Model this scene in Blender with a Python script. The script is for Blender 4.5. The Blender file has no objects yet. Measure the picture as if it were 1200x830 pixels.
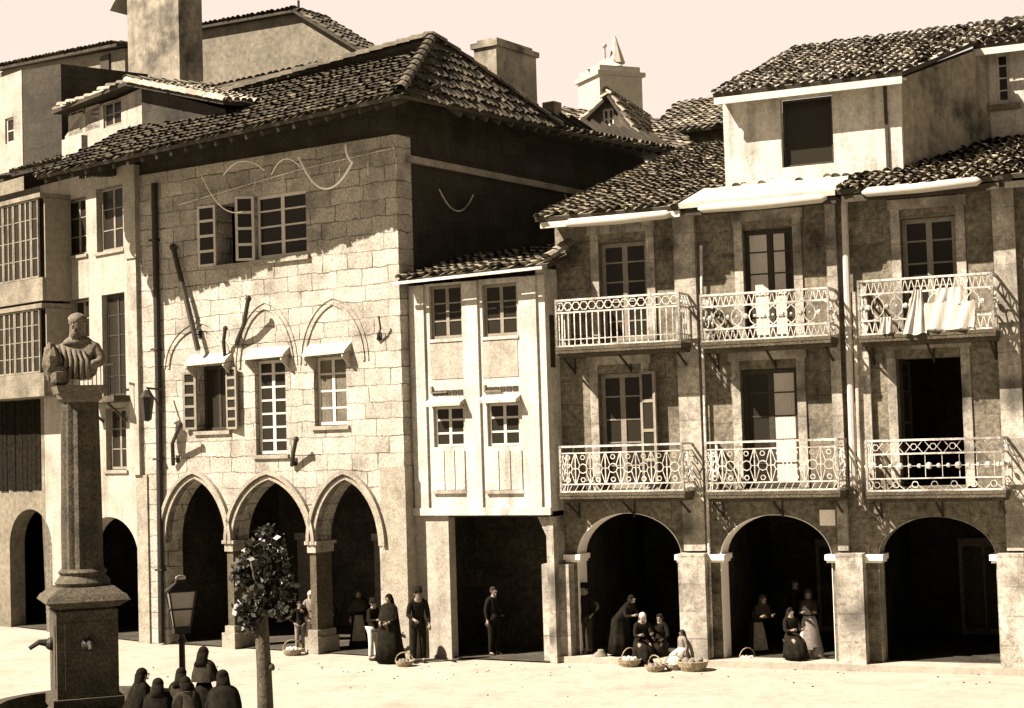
import bpy, bmesh, math, random
from mathutils import Vector, Matrix
from mathutils.geometry import tessellate_polygon
random.seed(7)
R_ = math.radians
scene = bpy.context.scene
C = scene.collection

# ------------------------------------------------------------------ camera
F = 1950.0; EYE = 5.3
pitch = R_(2.9); roll = R_(1.75)
fwd = Vector((0, math.cos(pitch), math.sin(pitch))); up0 = Vector((0, -math.sin(pitch), math.cos(pitch))); r0 = Vector((1, 0, 0))
cr = r0*math.cos(roll) - up0*math.sin(roll); cu = up0*math.cos(roll) + r0*math.sin(roll)
EY = Vector((0, 0, EYE))
def ray(px, py): return fwd + cr*((px-600)/F) + cu*((415-py)/F)
def ground(px, py, z=0):
    d = ray(px, py); return EY + d*((z-EYE)/d.z)
def atdepth(px, py, Y):
    d = ray(px, py); return EY + d*(Y/d.y)
cam = bpy.data.cameras.new('camera'); co = bpy.data.objects.new('camera', cam); C.objects.link(co)
cam.sensor_width = 36; cam.lens = F/1200*36; cam.clip_end = 3000; cam.clip_start = .1
M = Matrix((cr, cu, -fwd)).transposed().to_4x4(); M.translation = EY
co.matrix_world = M; scene.camera = co

class Plane:   # a facade: origin on the ground, u along it, v out of it towards the square
    def __init__(s, o, a):
        s.a = R_(a); s.o = Vector((o[0], o[1], 0))
        s.d = Vector((math.cos(s.a), -math.sin(s.a), 0)); s.n = Vector((-math.sin(s.a), -math.cos(s.a), 0))
    def uz(s, px, py, v=0):
        d = ray(px, py); t = (s.o + s.n*v - EY).dot(s.n)/d.dot(s.n); p = EY + d*t
        return (p - s.o).dot(s.d), p.z
    def U(s, px, py, v=0): return s.uz(px, py, v)[0]
    def Z(s, px, py, v=0): return s.uz(px, py, v)[1]
    def pt(s, u, v, z=0): return s.o + s.d*u + s.n*v + Vector((0, 0, z))
G = Plane(ground(480, 773), 34)
W = Plane(G.pt(0.1, -0.35), 30)
WE = 3.75
R = Plane(W.pt(WE, -0.65), 24)
L = Plane(G.pt(-9.3, 0), 45)

# ------------------------------------------------------------------ mesh helpers
class MB:
    def __init__(s): s.v = []; s.f = []; s.m = []; s.c = []; s.cur = 0; s.col = 1.0
    def V(s, p): s.v.append(tuple(p)); return len(s.v)-1
    def Fc(s, idx, m=None): s.f.append(tuple(idx)); s.m.append(s.cur if m is None else m); s.c.append(s.col)
    def quad(s, *ps, m=None): s.Fc([s.V(p) for p in ps], m)
    def hexa(s, P, m=None):   # 8 points: bottom 4, top 4
        i = [s.V(p) for p in P]
        for q in ((0,3,2,1),(4,5,6,7),(0,1,5,4),(1,2,6,5),(2,3,7,6),(3,0,4,7)): s.Fc([i[k] for k in q], m)
    def box(s, x0, x1, y0, y1, z0, z1, m=None):
        s.hexa([(x0,y0,z0),(x1,y0,z0),(x1,y1,z0),(x0,y1,z0),(x0,y0,z1),(x1,y0,z1),(x1,y1,z1),(x0,y1,z1)], m)
    def bar(s, a, b, w, h=None, m=None, upv=(0,0,1)):
        a = Vector(a); b = Vector(b); h = h or w; d = (b-a).normalized(); U = Vector(upv)
        if abs(d.dot(U)) > .95: U = Vector((0,1,0))
        x = d.cross(U).normalized()*w/2; y = x.cross(d).normalized()*h/2
        s.hexa([a-x-y, a+x-y, a+x+y, a-x+y, b-x-y, b+x-y, b+x+y, b-x+y], m)
    def tube(s, path, r, n=6, m=None, cap=True):
        path = [Vector(p) for p in path]; rings = []
        rr = r if isinstance(r, (list, tuple)) else [r]*len(path)
        for k, p in enumerate(path):
            d = (path[min(k+1, len(path)-1)] - path[max(k-1, 0)]).normalized()
            U = Vector((0,0,1)) if abs(d.z) < .9 else Vector((0,1,0))
            x = d.cross(U).normalized(); y = x.cross(d).normalized()
            rings.append([s.V(p + (x*math.cos(2*math.pi*j/n) + y*math.sin(2*math.pi*j/n))*rr[k]) for j in range(n)])
        for k in range(len(rings)-1):
            for j in range(n): s.Fc([rings[k][j], rings[k][(j+1)%n], rings[k+1][(j+1)%n], rings[k+1][j]], m)
        if cap: s.Fc(rings[0][::-1], m); s.Fc(rings[-1], m)
    def loft(s, rings, n=16, m=None, fold=0, nf=9, cap=True, ph=0):   # rings: (centre, rx, ry)
        R2 = []
        for k, (c, rx, ry) in enumerate(rings):
            fk = fold*k/max(1, len(rings)-1)
            R2.append([s.V((c[0] + rx*math.cos(t)*(1+fk*(math.sin(nf*t+ph+k*.15)+.7*math.sin((nf//2+2)*t+ph*3)+.4*math.sin((nf*2+1)*t+ph*2))*.7), c[1] + ry*math.sin(t)*(1+fk*(math.sin(nf*t+ph+k*.15)+.7*math.sin((nf//2+2)*t+ph*3)+.4*math.sin((nf*2+1)*t+ph*2))*.7), c[2])) for t in [2*math.pi*j/n for j in range(n)]])
        for k in range(len(R2)-1):
            for j in range(n): s.Fc([R2[k][j], R2[k][(j+1)%n], R2[k+1][(j+1)%n], R2[k+1][j]], m)
        if cap: s.Fc(R2[0], m); s.Fc(R2[-1], m)
    def ball(s, c, rx, ry=None, rz=None, n=10, k=7, m=None, rough=0):
        ry = ry or rx; rz = rz or rx; rings = []
        for i in range(k+1):
            t = math.pi*i/k; rings.append(((c[0], c[1], c[2]-rz*math.cos(t)), max(.001, rx*math.sin(t)), max(.001, ry*math.sin(t))))
        b = len(s.v); s.loft(rings, n, m)
        if rough:
            for q in range(b, len(s.v)):
                p = Vector(s.v[q]) - Vector(c); s.v[q] = tuple(Vector(c) + p*(1+random.uniform(-rough, rough)))
    def prism(s, poly, y0, y1, m=None):   # polygon in x,z
        n = len(poly); a = [s.V((x, y0, z)) for x, z in poly]; b = [s.V((x, y1, z)) for x, z in poly]
        s.Fc(a, m); s.Fc(b[::-1], m)
        for i in range(n): s.Fc([a[i], a[(i+1)%n], b[(i+1)%n], b[i]], m)
    def wall(s, outer, holes, y0, y1, m=0, mr=0):
        loops = [outer] + holes
        pts = [[Vector((x, z, 0)) for x, z in lp] for lp in loops]
        flat = [p for lp in loops for p in lp]
        fr = [s.V((x, y0, z)) for x, z in flat]; bk = [s.V((x, y1, z)) for x, z in flat]
        for t in tessellate_polygon(pts):
            s.Fc([fr[i] for i in t], m); s.Fc([bk[i] for i in t][::-1], m)
        o = 0
        for li, lp in enumerate(loops):
            n = len(lp)
            for i in range(n):
                a, b = o+i, o+(i+1)%n; s.Fc([fr[a], fr[b], bk[b], bk[a]], m if li == 0 else mr)
            o += n
    def tiles(s, P, w=.25, Lc=.42, m=0, msoff=1, thick=.1, jit=1.0, cmin=.6, cmax=1.25):
        P = [Vector(p) for p in P]; e = (P[1]-P[0]).normalized(); n = e.cross(P[-1]-P[0]).normalized()
        if n.z < 0: n = -n
        t_ = n.cross(e).normalized()
        if t_.dot(P[-1]-P[0]) < 0: t_ = -t_
        at = [((p-P[0]).dot(e), (p-P[0]).dot(t_)) for p in P]
        P = [P[0]+e*a+t_*t for a, t in at]
        s.col = .8; s.quad(*P, m=m) if len(P) == 4 else s.Fc([s.V(p) for p in P], m)
        Q = [p - n*thick for p in P]; s.Fc([s.V(p) for p in Q][::-1], msoff)
        for i in range(len(P)):
            j = (i+1) % len(P); s.quad(P[i], P[j], Q[j], Q[i], m=msoff)
        a0 = min(a for a, t in at); a1 = max(a for a, t in at); k = int((a1-a0)/w)
        for i in range(k+1):
            a = a0 + (i+.5)*w; xs = []
            for q in range(len(at)):
                (x1, y1), (x2, y2) = at[q], at[(q+1)%len(at)]
                if (x1-a)*(x2-a) <= 0 and abs(x1-x2) > 1e-6: xs.append(y1 + (a-x1)/(x2-x1)*(y2-y1))
            if len(xs) < 2: continue
            t0, t1 = min(xs), max(xs)
            t = t0 - .06 + random.uniform(-.04, .04)*jit
            wob = random.uniform(-.01, .01)
            while t < t1 - .08:
                s.col = random.uniform(cmin*.6, cmax*1.1)*(1.0 if random.random() > .16 else 1.7)
                te = min(t + Lc*1.12, t1 + .03); da = random.gauss(0, .012)*jit; tw = random.gauss(0, .022)*jit; up = random.uniform(0, .018)*jit
                lo = []; hi = []
                for q in range(6):
                    g = math.pi*q/5; r1 = w*.47; r2 = w*.38
                    lo.append(s.V(P[0] + e*(a+wob+da+math.cos(g)*r1) + t_*t + n*(.035+up+math.sin(g)*r1*.85)))
                    hi.append(s.V(P[0] + e*(a+wob+da+tw+math.cos(g)*r2) + t_*te + n*(.0+math.sin(g)*r2*.85)))
                for q in range(5): s.Fc([lo[q], lo[q+1], hi[q+1], hi[q]], m)
                t += Lc*random.uniform(.95, 1.03)
        s.col = 1
    def ridge(s, a, b, r=.15, Lc=.45, m=0):
        a = Vector(a); b = Vector(b); d = (b-a).normalized(); x = d.cross(Vector((0,0,1))).normalized(); u = x.cross(d)
        n = int((b-a).length/Lc)+1
        for k in range(n):
            s.col = random.uniform(.7, 1.3); c0 = a + d*(k*Lc); c1 = c0 + d*min(Lc*1.1, (b-c0).length+.05)
            lo = []; hi = []
            for q in range(6):
                g = math.pi*q/5; lo.append(s.V(c0 + x*math.cos(g)*r*1.1 + u*(math.sin(g)*r*1.1))); hi.append(s.V(c1 + x*math.cos(g)*r*.92 + u*(math.sin(g)*r*.92-.02)))
            for q in range(5): s.Fc([lo[q], lo[q+1], hi[q+1], hi[q]], m)
        s.col = 1
    def build(s, name, mats, parent=None, smooth=False, normals=True):
        me = bpy.data.meshes.new(name); me.from_pydata(s.v, [], s.f)
        mats = mats if isinstance(mats, (list, tuple)) else [mats]
        for mt in mats: me.materials.append(mt)
        for p, mi in zip(me.polygons, s.m): p.material_index = min(mi, len(mats)-1); p.use_smooth = smooth
        at = me.color_attributes.new('tint', 'FLOAT_COLOR', 'CORNER')
        buf = []
        for p, c in zip(me.polygons, s.c): buf += [c, c, c, 1]*p.loop_total
        at.data.foreach_set('color', buf)
        if normals:
            b = bmesh.new(); b.from_mesh(me); bmesh.ops.recalc_face_normals(b, faces=b.faces); b.to_mesh(me); b.free()
        o = bpy.data.objects.new(name, me); C.objects.link(o)
        if parent: o.parent = parent
        return o

def tag(o, label, cat, group=None):
    o['label'] = label; o['category'] = cat
    if group: o['group'] = group
    return o
def thing(name, label, cat, loc=(0,0,0), rotz=0, group=None):
    o = bpy.data.objects.new(name, None); C.objects.link(o); o.location = loc; o.rotation_euler = (0, 0, rotz); o.empty_display_size = .2
    return tag(o, label, cat, group)
def on(pl, name, label, cat, group=None): return thing(name, label, cat, pl.o, -pl.a, group)

# ------------------------------------------------------------------ materials
def mat(name, base, var=.25, scale=3.0, rough=.85, grit=.3, bump=.2, blocks=None, mort=.35, stain=0, tint=False, spec=.2, metal=0, drip=0):
    m = bpy.data.materials.new(name); m.use_nodes = True; nt = m.node_tree; N = nt.nodes; K = nt.links
    bs = N['Principled BSDF']; bs.inputs['Roughness'].default_value = rough; bs.inputs['Specular IOR Level'].default_value = spec; bs.inputs['Metallic'].default_value = metal
    tc = N.new('ShaderNodeTexCoord')
    def noise(sc, det=6, src=None, ro=.6):
        n = N.new('ShaderNodeTexNoise'); n.inputs['Scale'].default_value = sc; n.inputs['Detail'].default_value = det; n.inputs['Roughness'].default_value = ro
        K.new(src or tc.outputs['Object'], n.inputs['Vector']); return n.outputs['Fac']
    def mth(op, a, b=None, c=None):
        n = N.new('ShaderNodeMath'); n.operation = op
        for i, q in enumerate((a, b, c)):
            if q is None: continue
            if isinstance(q, (int, float)): n.inputs[i].default_value = q
            else: K.new(q, n.inputs[i])
        return n.outputs[0]
    def rng(x, a, b, c, d):
        n = N.new('ShaderNodeMapRange'); K.new(x, n.inputs[0])
        for i, q in enumerate((a, b, c, d)): n.inputs[i+1].default_value = q
        return n.outputs[0]
    f = rng(noise(scale), .3, .7, 1-var, 1+var)
    f = mth('MULTIPLY', f, rng(noise(scale*9, 4), .3, .7, 1-grit, 1+grit))
    f = mth('MULTIPLY', f, rng(noise(38, 2), .3, .7, 1-grit*.8, 1+grit*.8))
    hgt = noise(scale*12, 4)
    if stain:
        s_ = rng(noise(.9, 5), .5, .68, 1, 1-stain); f = mth('MULTIPLY', f, s_)
    if drip:
        mp = N.new('ShaderNodeMapping'); mp.inputs['Scale'].default_value = (3.2, 3.2, .35); K.new(tc.outputs['Object'], mp.inputs['Vector'])
        f = mth('MULTIPLY', f, rng(noise(1.0, 6, mp.outputs[0]), .48, .72, 1, 1-drip))
    if blocks:
        bw, bh, jit = blocks
        sp = N.new('ShaderNodeSeparateXYZ'); K.new(tc.outputs['Object'], sp.inputs[0])
        cx = N.new('ShaderNodeCombineXYZ')
        wob = rng(noise(1.3, 3), .3, .7, -jit, jit); wob2 = rng(noise(2.1, 3), .3, .7, -jit, jit)
        K.new(mth('ADD', mth('ADD', sp.outputs[0], mth('MULTIPLY', sp.outputs[1], .7)), wob), cx.inputs[0]); K.new(mth('ADD', sp.outputs[2], wob2), cx.inputs[1])
        b = N.new('ShaderNodeTexBrick'); K.new(cx.outputs[0], b.inputs['Vector'])
        b.inputs['Scale'].default_value = 1; b.inputs['Brick Width'].default_value = bw; b.inputs['Row Height'].default_value = bh
        b.inputs['Mortar Size'].default_value = .016; b.inputs['Mortar Smooth'].default_value = .3; b.offset = .43; b.squash = 1.3; b.squash_frequency = 3
        b.inputs['Color1'].default_value = (1.14,)*3+(1,); b.inputs['Color2'].default_value = (.72,)*3+(1,); b.inputs['Mortar'].default_value = (mort,)*3+(1,)
        bwn = N.new('ShaderNodeRGBToBW'); K.new(b.outputs['Color'], bwn.inputs[0])
        k = rng(noise(1.7, 5), .40, .62, 1.0, .22)      # joints filled with mortar in places
        mix = mth('ADD', mth('MULTIPLY', bwn.outputs[0], k), mth('SUBTRACT', 1, k))
        f = mth('MULTIPLY', f, mix); hgt = mth('ADD', mth('MULTIPLY', hgt, .4), mth('MULTIPLY', bwn.outputs[0], .6))
    if tint:
        vc = N.new('ShaderNodeVertexColor'); vc.layer_name = 'tint'; w_ = N.new('ShaderNodeRGBToBW'); K.new(vc.outputs['Color'], w_.inputs[0]); f = mth('MULTIPLY', f, w_.outputs[0])
    vm = N.new('ShaderNodeVectorMath'); vm.operation = 'SCALE'; vm.inputs[0].default_value = base; K.new(f, vm.inputs['Scale'])
    cl = N.new('ShaderNodeVectorMath'); cl.operation = 'MINIMUM'; cl.inputs[1].default_value = (.86, .85, .84); K.new(vm.outputs[0], cl.inputs[0])
    K.new(cl.outputs[0], bs.inputs['Base Color'])
    bp = N.new('ShaderNodeBump'); bp.inputs['Strength'].default_value = bump; bp.inputs['Distance'].default_value = .03; K.new(hgt, bp.inputs['Height']); K.new(bp.outputs[0], bs.inputs['Normal'])
    return m
def warm(v, k=.0):
    q = .24*max(0, 1-v/.5)      # the mid and dark stones are browner than the plaster
    return (v, v*(.95-k*.3-q*.28), v*(.84-k*.8-q))
MT = dict(
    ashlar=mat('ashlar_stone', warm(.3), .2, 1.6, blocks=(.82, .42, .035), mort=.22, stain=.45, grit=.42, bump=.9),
    ashlar_shaded=mat('ashlar_shaded', warm(.028, .1), .3, 1.2, blocks=(.82, .42, .035), mort=.5, stain=.4),  # the ashlar again, near black: the side wall's shade is in the colour
    moulding=mat('moulding_stone', warm(.22), .25, 3, stain=.3, grit=.35),
    weathered=mat('weathered_stone', warm(.06, .12), .4, 2.5, grit=.5, bump=.5),
    white=mat('white_plaster', warm(.4), .1, 1.4, grit=.2, stain=.3, drip=.5, bump=.5),
    white_l=mat('pale_plaster', warm(.28), .15, 1.4, grit=.22, stain=.3, drip=.3, bump=.2),
    grey=mat('grey_plaster', warm(.13, .03), .2, .7, grit=.3, stain=.3),
    dirty=mat('stained_plaster', warm(.2, .03), .3, .5, grit=.3, stain=.75, drip=.4),
    balc=mat('balcony_wall_stone', warm(.14, .05), .35, .9, blocks=(1.3, .55, .04), mort=.5, stain=.75, grit=.55),
    pil=mat('pilaster_stone', warm(.29), .3, .8, stain=.75, grit=.42, drip=.4, blocks=(2.4, .62, .01), mort=.6),
    reveal=mat('white_and_painted_sun', warm(.75), .04, 2, grit=.06),  # near-white so shaded arch reveals look sunlit; also imposts, plaque, wires
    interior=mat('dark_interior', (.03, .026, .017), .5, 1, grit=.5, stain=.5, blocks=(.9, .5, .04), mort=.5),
    floor=mat('arcade_floor', (.04, .036, .026), .4, 1.5, grit=.4),  # dark tone paints shade onto floor that the sun would partly reach
    tile=mat('roof_tile', warm(.22, .05), .3, 1.2, tint=True, grit=.35, stain=.4),
    tile_pale=mat('pale_roof_tile', warm(.34), .35, 1.2, tint=True, grit=.4, stain=.5),
    tile_old=mat('mossy_roof_tile', warm(.075, .06), .35, 1.2, tint=True, grit=.4, stain=.4),
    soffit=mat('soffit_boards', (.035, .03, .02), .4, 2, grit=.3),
    board=mat('pale_boards', warm(.34), .1, 3, grit=.12),
    mortar=mat('mortar_apron', warm(.32), .1, 3, grit=.15, stain=.15),
    wpaint=mat('white_paint', warm(.4), .1, 6, rough=.6, grit=.1, bump=.05),
    gpaint=mat('grey_paint', warm(.17), .2, 6, rough=.6, grit=.2, bump=.05),
    dpaint=mat('dark_wood', (.03, .026, .017), .3, 6, rough=.7, grit=.2),
    iron=mat('dark_iron', (.02, .018, .013), .3, 9, rough=.55, grit=.2),
    wiron=mat('pale_painted_iron', warm(.42), .3, 2, rough=.6, grit=.45, stain=.6, bump=.05),
    cloth_w=mat('white_cloth', warm(.38), .05, 4, grit=.06, bump=.1),
    cloth_d=mat('dark_cloth', (.011, .0098, .007), .4, 8, rough=1, grit=.3, spec=0),
    cloth_b=mat('brown_cloth', (.028, .024, .017), .3, 8, rough=1, grit=.3, spec=0),
    cloth_g=mat('grey_cloth', (.14, .125, .1), .3, 8, rough=.95, grit=.3),
    skin=mat('skin', (.17, .135, .1), .08, 8, rough=.6, grit=.08, bump=.05),
    hair=mat('hair', (.015, .012, .009), .3, 20, grit=.3),
    wicker=mat('wicker', (.24, .2, .13), .4, 18, grit=.4, bump=.5),
    bark=mat('bark', (.10, .088, .062), .4, 6, grit=.5, bump=.6),
    leaf=mat('leaf', (.035, .034, .018), .4, 5, tint=True, rough=.45, spec=.5, grit=.2),
    fount=mat('fountain_stone', warm(.055, .07), .35, 2.2, grit=.5, stain=.5, bump=.5),
    bust=mat('bust_stone', warm(.1, .05), .3, 3, grit=.45, stain=.4),
    lampglass=mat('lamp_glass', warm(.25), .1, 3, rough=.15, grit=.05, bump=0, spec=.6),
    lace=mat('dingy_lace', warm(.09, .03), .3, 3, grit=.3),
    gal=mat('gallery_paint', warm(.16, .02), .3, 2, grit=.35, stain=.5),
    far=mat('far_tower_stone', warm(.3), .12, .4, grit=.12),
    frost=mat('curtain', warm(.4), .06, 3, grit=.08),
)
g = bpy.data.materials.new('window_glass'); g.use_nodes = True; b = g.node_tree.nodes['Principled BSDF']
b.inputs['Base Color'].default_value = (.018, .016, .011, 1); b.inputs['Roughness'].default_value = .15; b.inputs['Specular IOR Level'].default_value = .06
MT['glass'] = g

# ------------------------------------------------------------------ light
h = (R.n - R.d)                      # horizontal direction towards the sun: left and in front of the facades
sdir = Vector((h.x, h.y, 1.5)).normalized()
sl = bpy.data.lights.new('sun', 'SUN'); sl.energy = 5.0; sl.angle = R_(.5); sl.color = (1, .86, .75)
so = bpy.data.objects.new('sun', sl); C.objects.link(so); so.rotation_euler = sdir.to_track_quat('Z', 'Y').to_euler()
w = bpy.data.worlds.new('World'); scene.world = w; w.use_nodes = True; nt = w.node_tree; bg = nt.nodes['Background']
sky = nt.nodes.new('ShaderNodeTexSky'); sky.sky_type = 'NISHITA'; sky.sun_disc = False
sky.sun_elevation = math.asin(sdir.z); sky.sun_rotation = math.atan2(sdir.x, sdir.y); sky.dust_density = 3; sky.air_density = 1
bw = nt.nodes.new('ShaderNodeRGBToBW'); nt.links.new(sky.outputs[0], bw.inputs[0])
mx = nt.nodes.new('ShaderNodeMix'); mx.data_type = 'FLOAT'; mx.inputs[0].default_value = .96; nt.links.new(bw.outputs[0], mx.inputs[2]); mx.inputs[3].default_value = 3.75
vm = nt.nodes.new('ShaderNodeVectorMath'); vm.operation = 'SCALE'; vm.inputs[0].default_value = (1, .825, .72); nt.links.new(mx.outputs[0], vm.inputs['Scale'])
tcw = nt.nodes.new('ShaderNodeTexCoord'); sx = nt.nodes.new('ShaderNodeSeparateXYZ'); nt.links.new(tcw.outputs['Generated'], sx.inputs[0])
mr = nt.nodes.new('ShaderNodeMapRange'); mr.interpolation_type = 'SMOOTHSTEP'; nt.links.new(sx.outputs[2], mr.inputs[0]); mr.inputs[1].default_value = .24; mr.inputs[2].default_value = .5; mr.inputs[3].default_value = 1; mr.inputs[4].default_value = .1   # deeper overhead, bright hazy horizon
vm2 = nt.nodes.new('ShaderNodeVectorMath'); vm2.operation = 'SCALE'; nt.links.new(vm.outputs[0], vm2.inputs[0]); nt.links.new(mr.outputs[0], vm2.inputs['Scale'])
nt.links.new(vm2.outputs[0], bg.inputs['Color']); bg.inputs['Strength'].default_value = .07
vs = scene.view_settings; vs.view_transform = 'Standard'; vs.look = 'None'; vs.exposure = 2.0; vs.gamma = 1; vs.use_curve_mapping = False

# ------------------------------------------------------------------ ground
def struct(o): o['kind'] = 'structure'; return o
MT['ground'] = mat('plaza_dirt', warm(.26), .1, .35, grit=.12, stain=.16, bump=.8)
m_ = MB(); n = 60; idx = {}
for i in range(n+1):
    for j in range(n+1):
        s = lambda k: math.copysign(abs(k/30-1)**2.2, k-30)
        x = s(i)*700; y = 35 + s(j)*900; idx[i, j] = m_.V((x, y, 0))
for i in range(n):
    for j in range(n): m_.Fc([idx[i, j], idx[i+1, j], idx[i+1, j+1], idx[i, j+1]])
struct(m_.build('ground', MT['ground']))
m_ = MB(); 
def lp(pl, u, v, z): return tuple(pl.pt(u, v, z))
m_.hexa([lp(R,-.1,.42,-.05), lp(R,16,.42,-.05), lp(R,16,-.3,-.05), lp(R,-.1,-.3,-.05), lp(R,-.1,.42,.15), lp(R,16,.42,.15), lp(R,16,-.3,.15), lp(R,-.1,-.3,.15)])
struct(m_.build('pavement', MT['ground'])); m_ = MB()
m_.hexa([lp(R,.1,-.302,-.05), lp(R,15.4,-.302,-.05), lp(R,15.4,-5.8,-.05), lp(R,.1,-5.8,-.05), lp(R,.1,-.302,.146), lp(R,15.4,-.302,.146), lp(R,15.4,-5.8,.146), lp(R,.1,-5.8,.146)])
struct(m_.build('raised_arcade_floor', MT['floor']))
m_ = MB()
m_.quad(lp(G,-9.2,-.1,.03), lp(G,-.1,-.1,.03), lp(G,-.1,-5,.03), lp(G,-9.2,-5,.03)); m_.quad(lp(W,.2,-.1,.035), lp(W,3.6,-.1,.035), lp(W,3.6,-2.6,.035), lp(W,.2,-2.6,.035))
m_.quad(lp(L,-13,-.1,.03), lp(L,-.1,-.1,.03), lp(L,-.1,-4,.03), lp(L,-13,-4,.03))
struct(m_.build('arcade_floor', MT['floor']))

# ------------------------------------------------------------------ building parts
def window(par, x0, x1, z0, z1, y, cols=2, rows=3, fm='wpaint', name='window', fw=.07, bw=.035, curtain=None, split=True, pane=True, skew=None):
    """frame with glazing bars (frame mesh) + pane child"""
    f = MB(); y0, y1 = y, y+.06
    f.box(x0, x0+fw, y0, y1, z0, z1); f.box(x1-fw, x1, y0, y1, z0, z1); f.box(x0+fw, x1-fw, y0, y1, z0, z0+fw); f.box(x0+fw, x1-fw, y0, y1, z1-fw, z1)
    W_ = x1-x0
    for c in range(1, cols):
        xc = x0 + W_*c/cols; ww = fw*1.3 if (split and c*2 == cols) else bw
        f.box(xc-ww/2, xc+ww/2, y0+.004, y1-.004, z0+fw, z1-fw)
    for r in range(1, rows):
        zc = z0 + (z1-z0)*r/rows; f.box(x0+fw, x1-fw, y0+.01, y1-.01, zc-bw/2, zc+bw/2)
    o = f.build(name, MT[fm], par)
    if pane:
        p = MB(); p.box(x0+fw/2, x1-fw/2, y0+.025, y0+.035, z0+fw/2, z1-fw/2); p.build('pane', MT['glass'], o)
    if curtain:
        for (a, b) in curtain:
            c = MB(); xa = x0+W_*a; xb = x0+W_*b; n = 14
            for k in range(n):
                u0_, u1_ = xa+(xb-xa)*k/n, xa+(xb-xa)*(k+1)/n
                c.quad((u0_, y0+.012+.006*(k%2), z0+fw), (u1_, y0+.012+.006*((k+1)%2), z0+fw), (u1_, y0+.012+.006*((k+1)%2), z1-fw), (u0_, y0+.012+.006*(k%2), z1-fw))
            c.build('curtain', MT['frost' if fm == 'dpaint' else 'lace'], o)
    return o
def leaf_(par, hinge, w_, z0, z1, ang, rows=4, fm='wpaint', name='casement', solid=False):
    """a window leaf swung open about a vertical hinge; ang measured from +x"""
    e = Vector((math.cos(ang), math.sin(ang), 0)); h0 = Vector(hinge); f = MB(); t = .05
    def bx(a0, a1, c0, c1, tt=t):
        A = h0 + e*(a0+a1)/2; f.bar((A.x, A.y, c0), (A.x, A.y, c1), tt, a1-a0, upv=e) if False else None
        nrm = Vector((-e.y, e.x, 0))*tt/2; p = h0+e*a0; q = h0+e*a1
        f.hexa([(*(p-nrm)[:2], c0), (*(q-nrm)[:2], c0), (*(q+nrm)[:2], c0), (*(p+nrm)[:2], c0), (*(p-nrm)[:2], c1), (*(q-nrm)[:2], c1), (*(q+nrm)[:2], c1), (*(p+nrm)[:2], c1)])
    if solid: bx(0, w_, z0, z1)
    bx(0, .07, z0, z1, .056); bx(w_-.07, w_, z0, z1, .056)
    for r in range(rows+1):
        zc = z0 + (z1-z0)*r/rows; ww = .035 if 0 < r < rows else .06
        bx(.07, w_-.07, max(z0, zc-ww), min(z1, zc+ww), .054)
    o = f.build(name, MT[fm], par)
    if not solid:
        f = MB(); bx(.05, w_-.05, z0+.04, z1-.04, .012); f.build('pane', MT['glass'], o)
    return o
def arch_poly(x0, x1, zb, zs, zt, pointed=False, n=10):
    p = [(x0, zb), (x1, zb), (x1, zs)]; xc = (x0+x1)/2; hw = (x1-x0)/2; ht = zt-zs
    if pointed:
        # two arcs, equilateral-ish, scaled to height
        for k in range(1, 2*n):
            if k <= n: t = k/n; x = x1 - hw*(1-math.cos(t*math.pi/2*.86))/(1-math.cos(math.pi/2*.86)); z = zs + ht*math.sin(t*math.pi/2*.86)/math.sin(math.pi/2*.86)
            else: t = (2*n-k)/n; x = x0 + hw*(1-math.cos(t*math.pi/2*.86))/(1-math.cos(math.pi/2*.86)); z = zs + ht*math.sin(t*math.pi/2*.86)/math.sin(math.pi/2*.86)
            p.append((x, z))
    else:
        for k in range(1, 2*n): t = math.pi*k/(2*n); p.append((xc+hw*math.cos(t), zs+ht*math.sin(t)))
    p.append((x0, zs)); return p
def offset_arch(poly, d):   # arch curve part only, pushed outwards
    c = poly[2:]; cx = sum(p[0] for p in c)/len(c); out = []
    for i, p in enumerate(c):
        a = c[max(0, i-1)]; b_ = c[min(len(c)-1, i+1)]; tx, tz = b_[0]-a[0], b_[1]-a[1]; l = math.hypot(tx, tz)
        out.append((p[0]+tz/l*d, p[1]-tx/l*d))
    return out
def band(mb, c0, c1, y0, y1, m=0):
    for i in range(len(c0)-1):
        mb.hexa([(c0[i][0], y0, c0[i][1]), (c0[i+1][0], y0, c0[i+1][1]), (c0[i+1][0], y1, c0[i+1][1]), (c0[i][0], y1, c0[i][1]),
                 (c1[i][0], y0, c1[i][1]), (c1[i+1][0], y0, c1[i+1][1]), (c1[i+1][0], y1, c1[i+1][1]), (c1[i][0], y1, c1[i][1])], m)
def rect(x0, x1, z0, z1): return [(x0, z0), (x1, z0), (x1, z1), (x0, z1)]
def prect(pl, px0, px1, py0, py1, v=0):
    xm, ym = (px0+px1)/2, (py0+py1)/2
    return pl.U(px0, ym, v), pl.U(px1, ym, v), pl.Z(xm, py1, v), pl.Z(xm, py0, v)
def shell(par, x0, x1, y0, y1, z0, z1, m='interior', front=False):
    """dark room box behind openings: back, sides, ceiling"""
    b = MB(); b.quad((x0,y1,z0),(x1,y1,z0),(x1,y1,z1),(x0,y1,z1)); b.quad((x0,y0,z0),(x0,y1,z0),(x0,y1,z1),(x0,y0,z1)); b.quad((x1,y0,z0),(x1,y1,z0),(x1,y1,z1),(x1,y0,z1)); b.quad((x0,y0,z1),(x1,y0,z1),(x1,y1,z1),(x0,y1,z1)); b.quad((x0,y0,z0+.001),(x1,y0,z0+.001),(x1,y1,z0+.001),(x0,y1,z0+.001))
    return b.build('interior_wall', MT[m], par)

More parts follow.
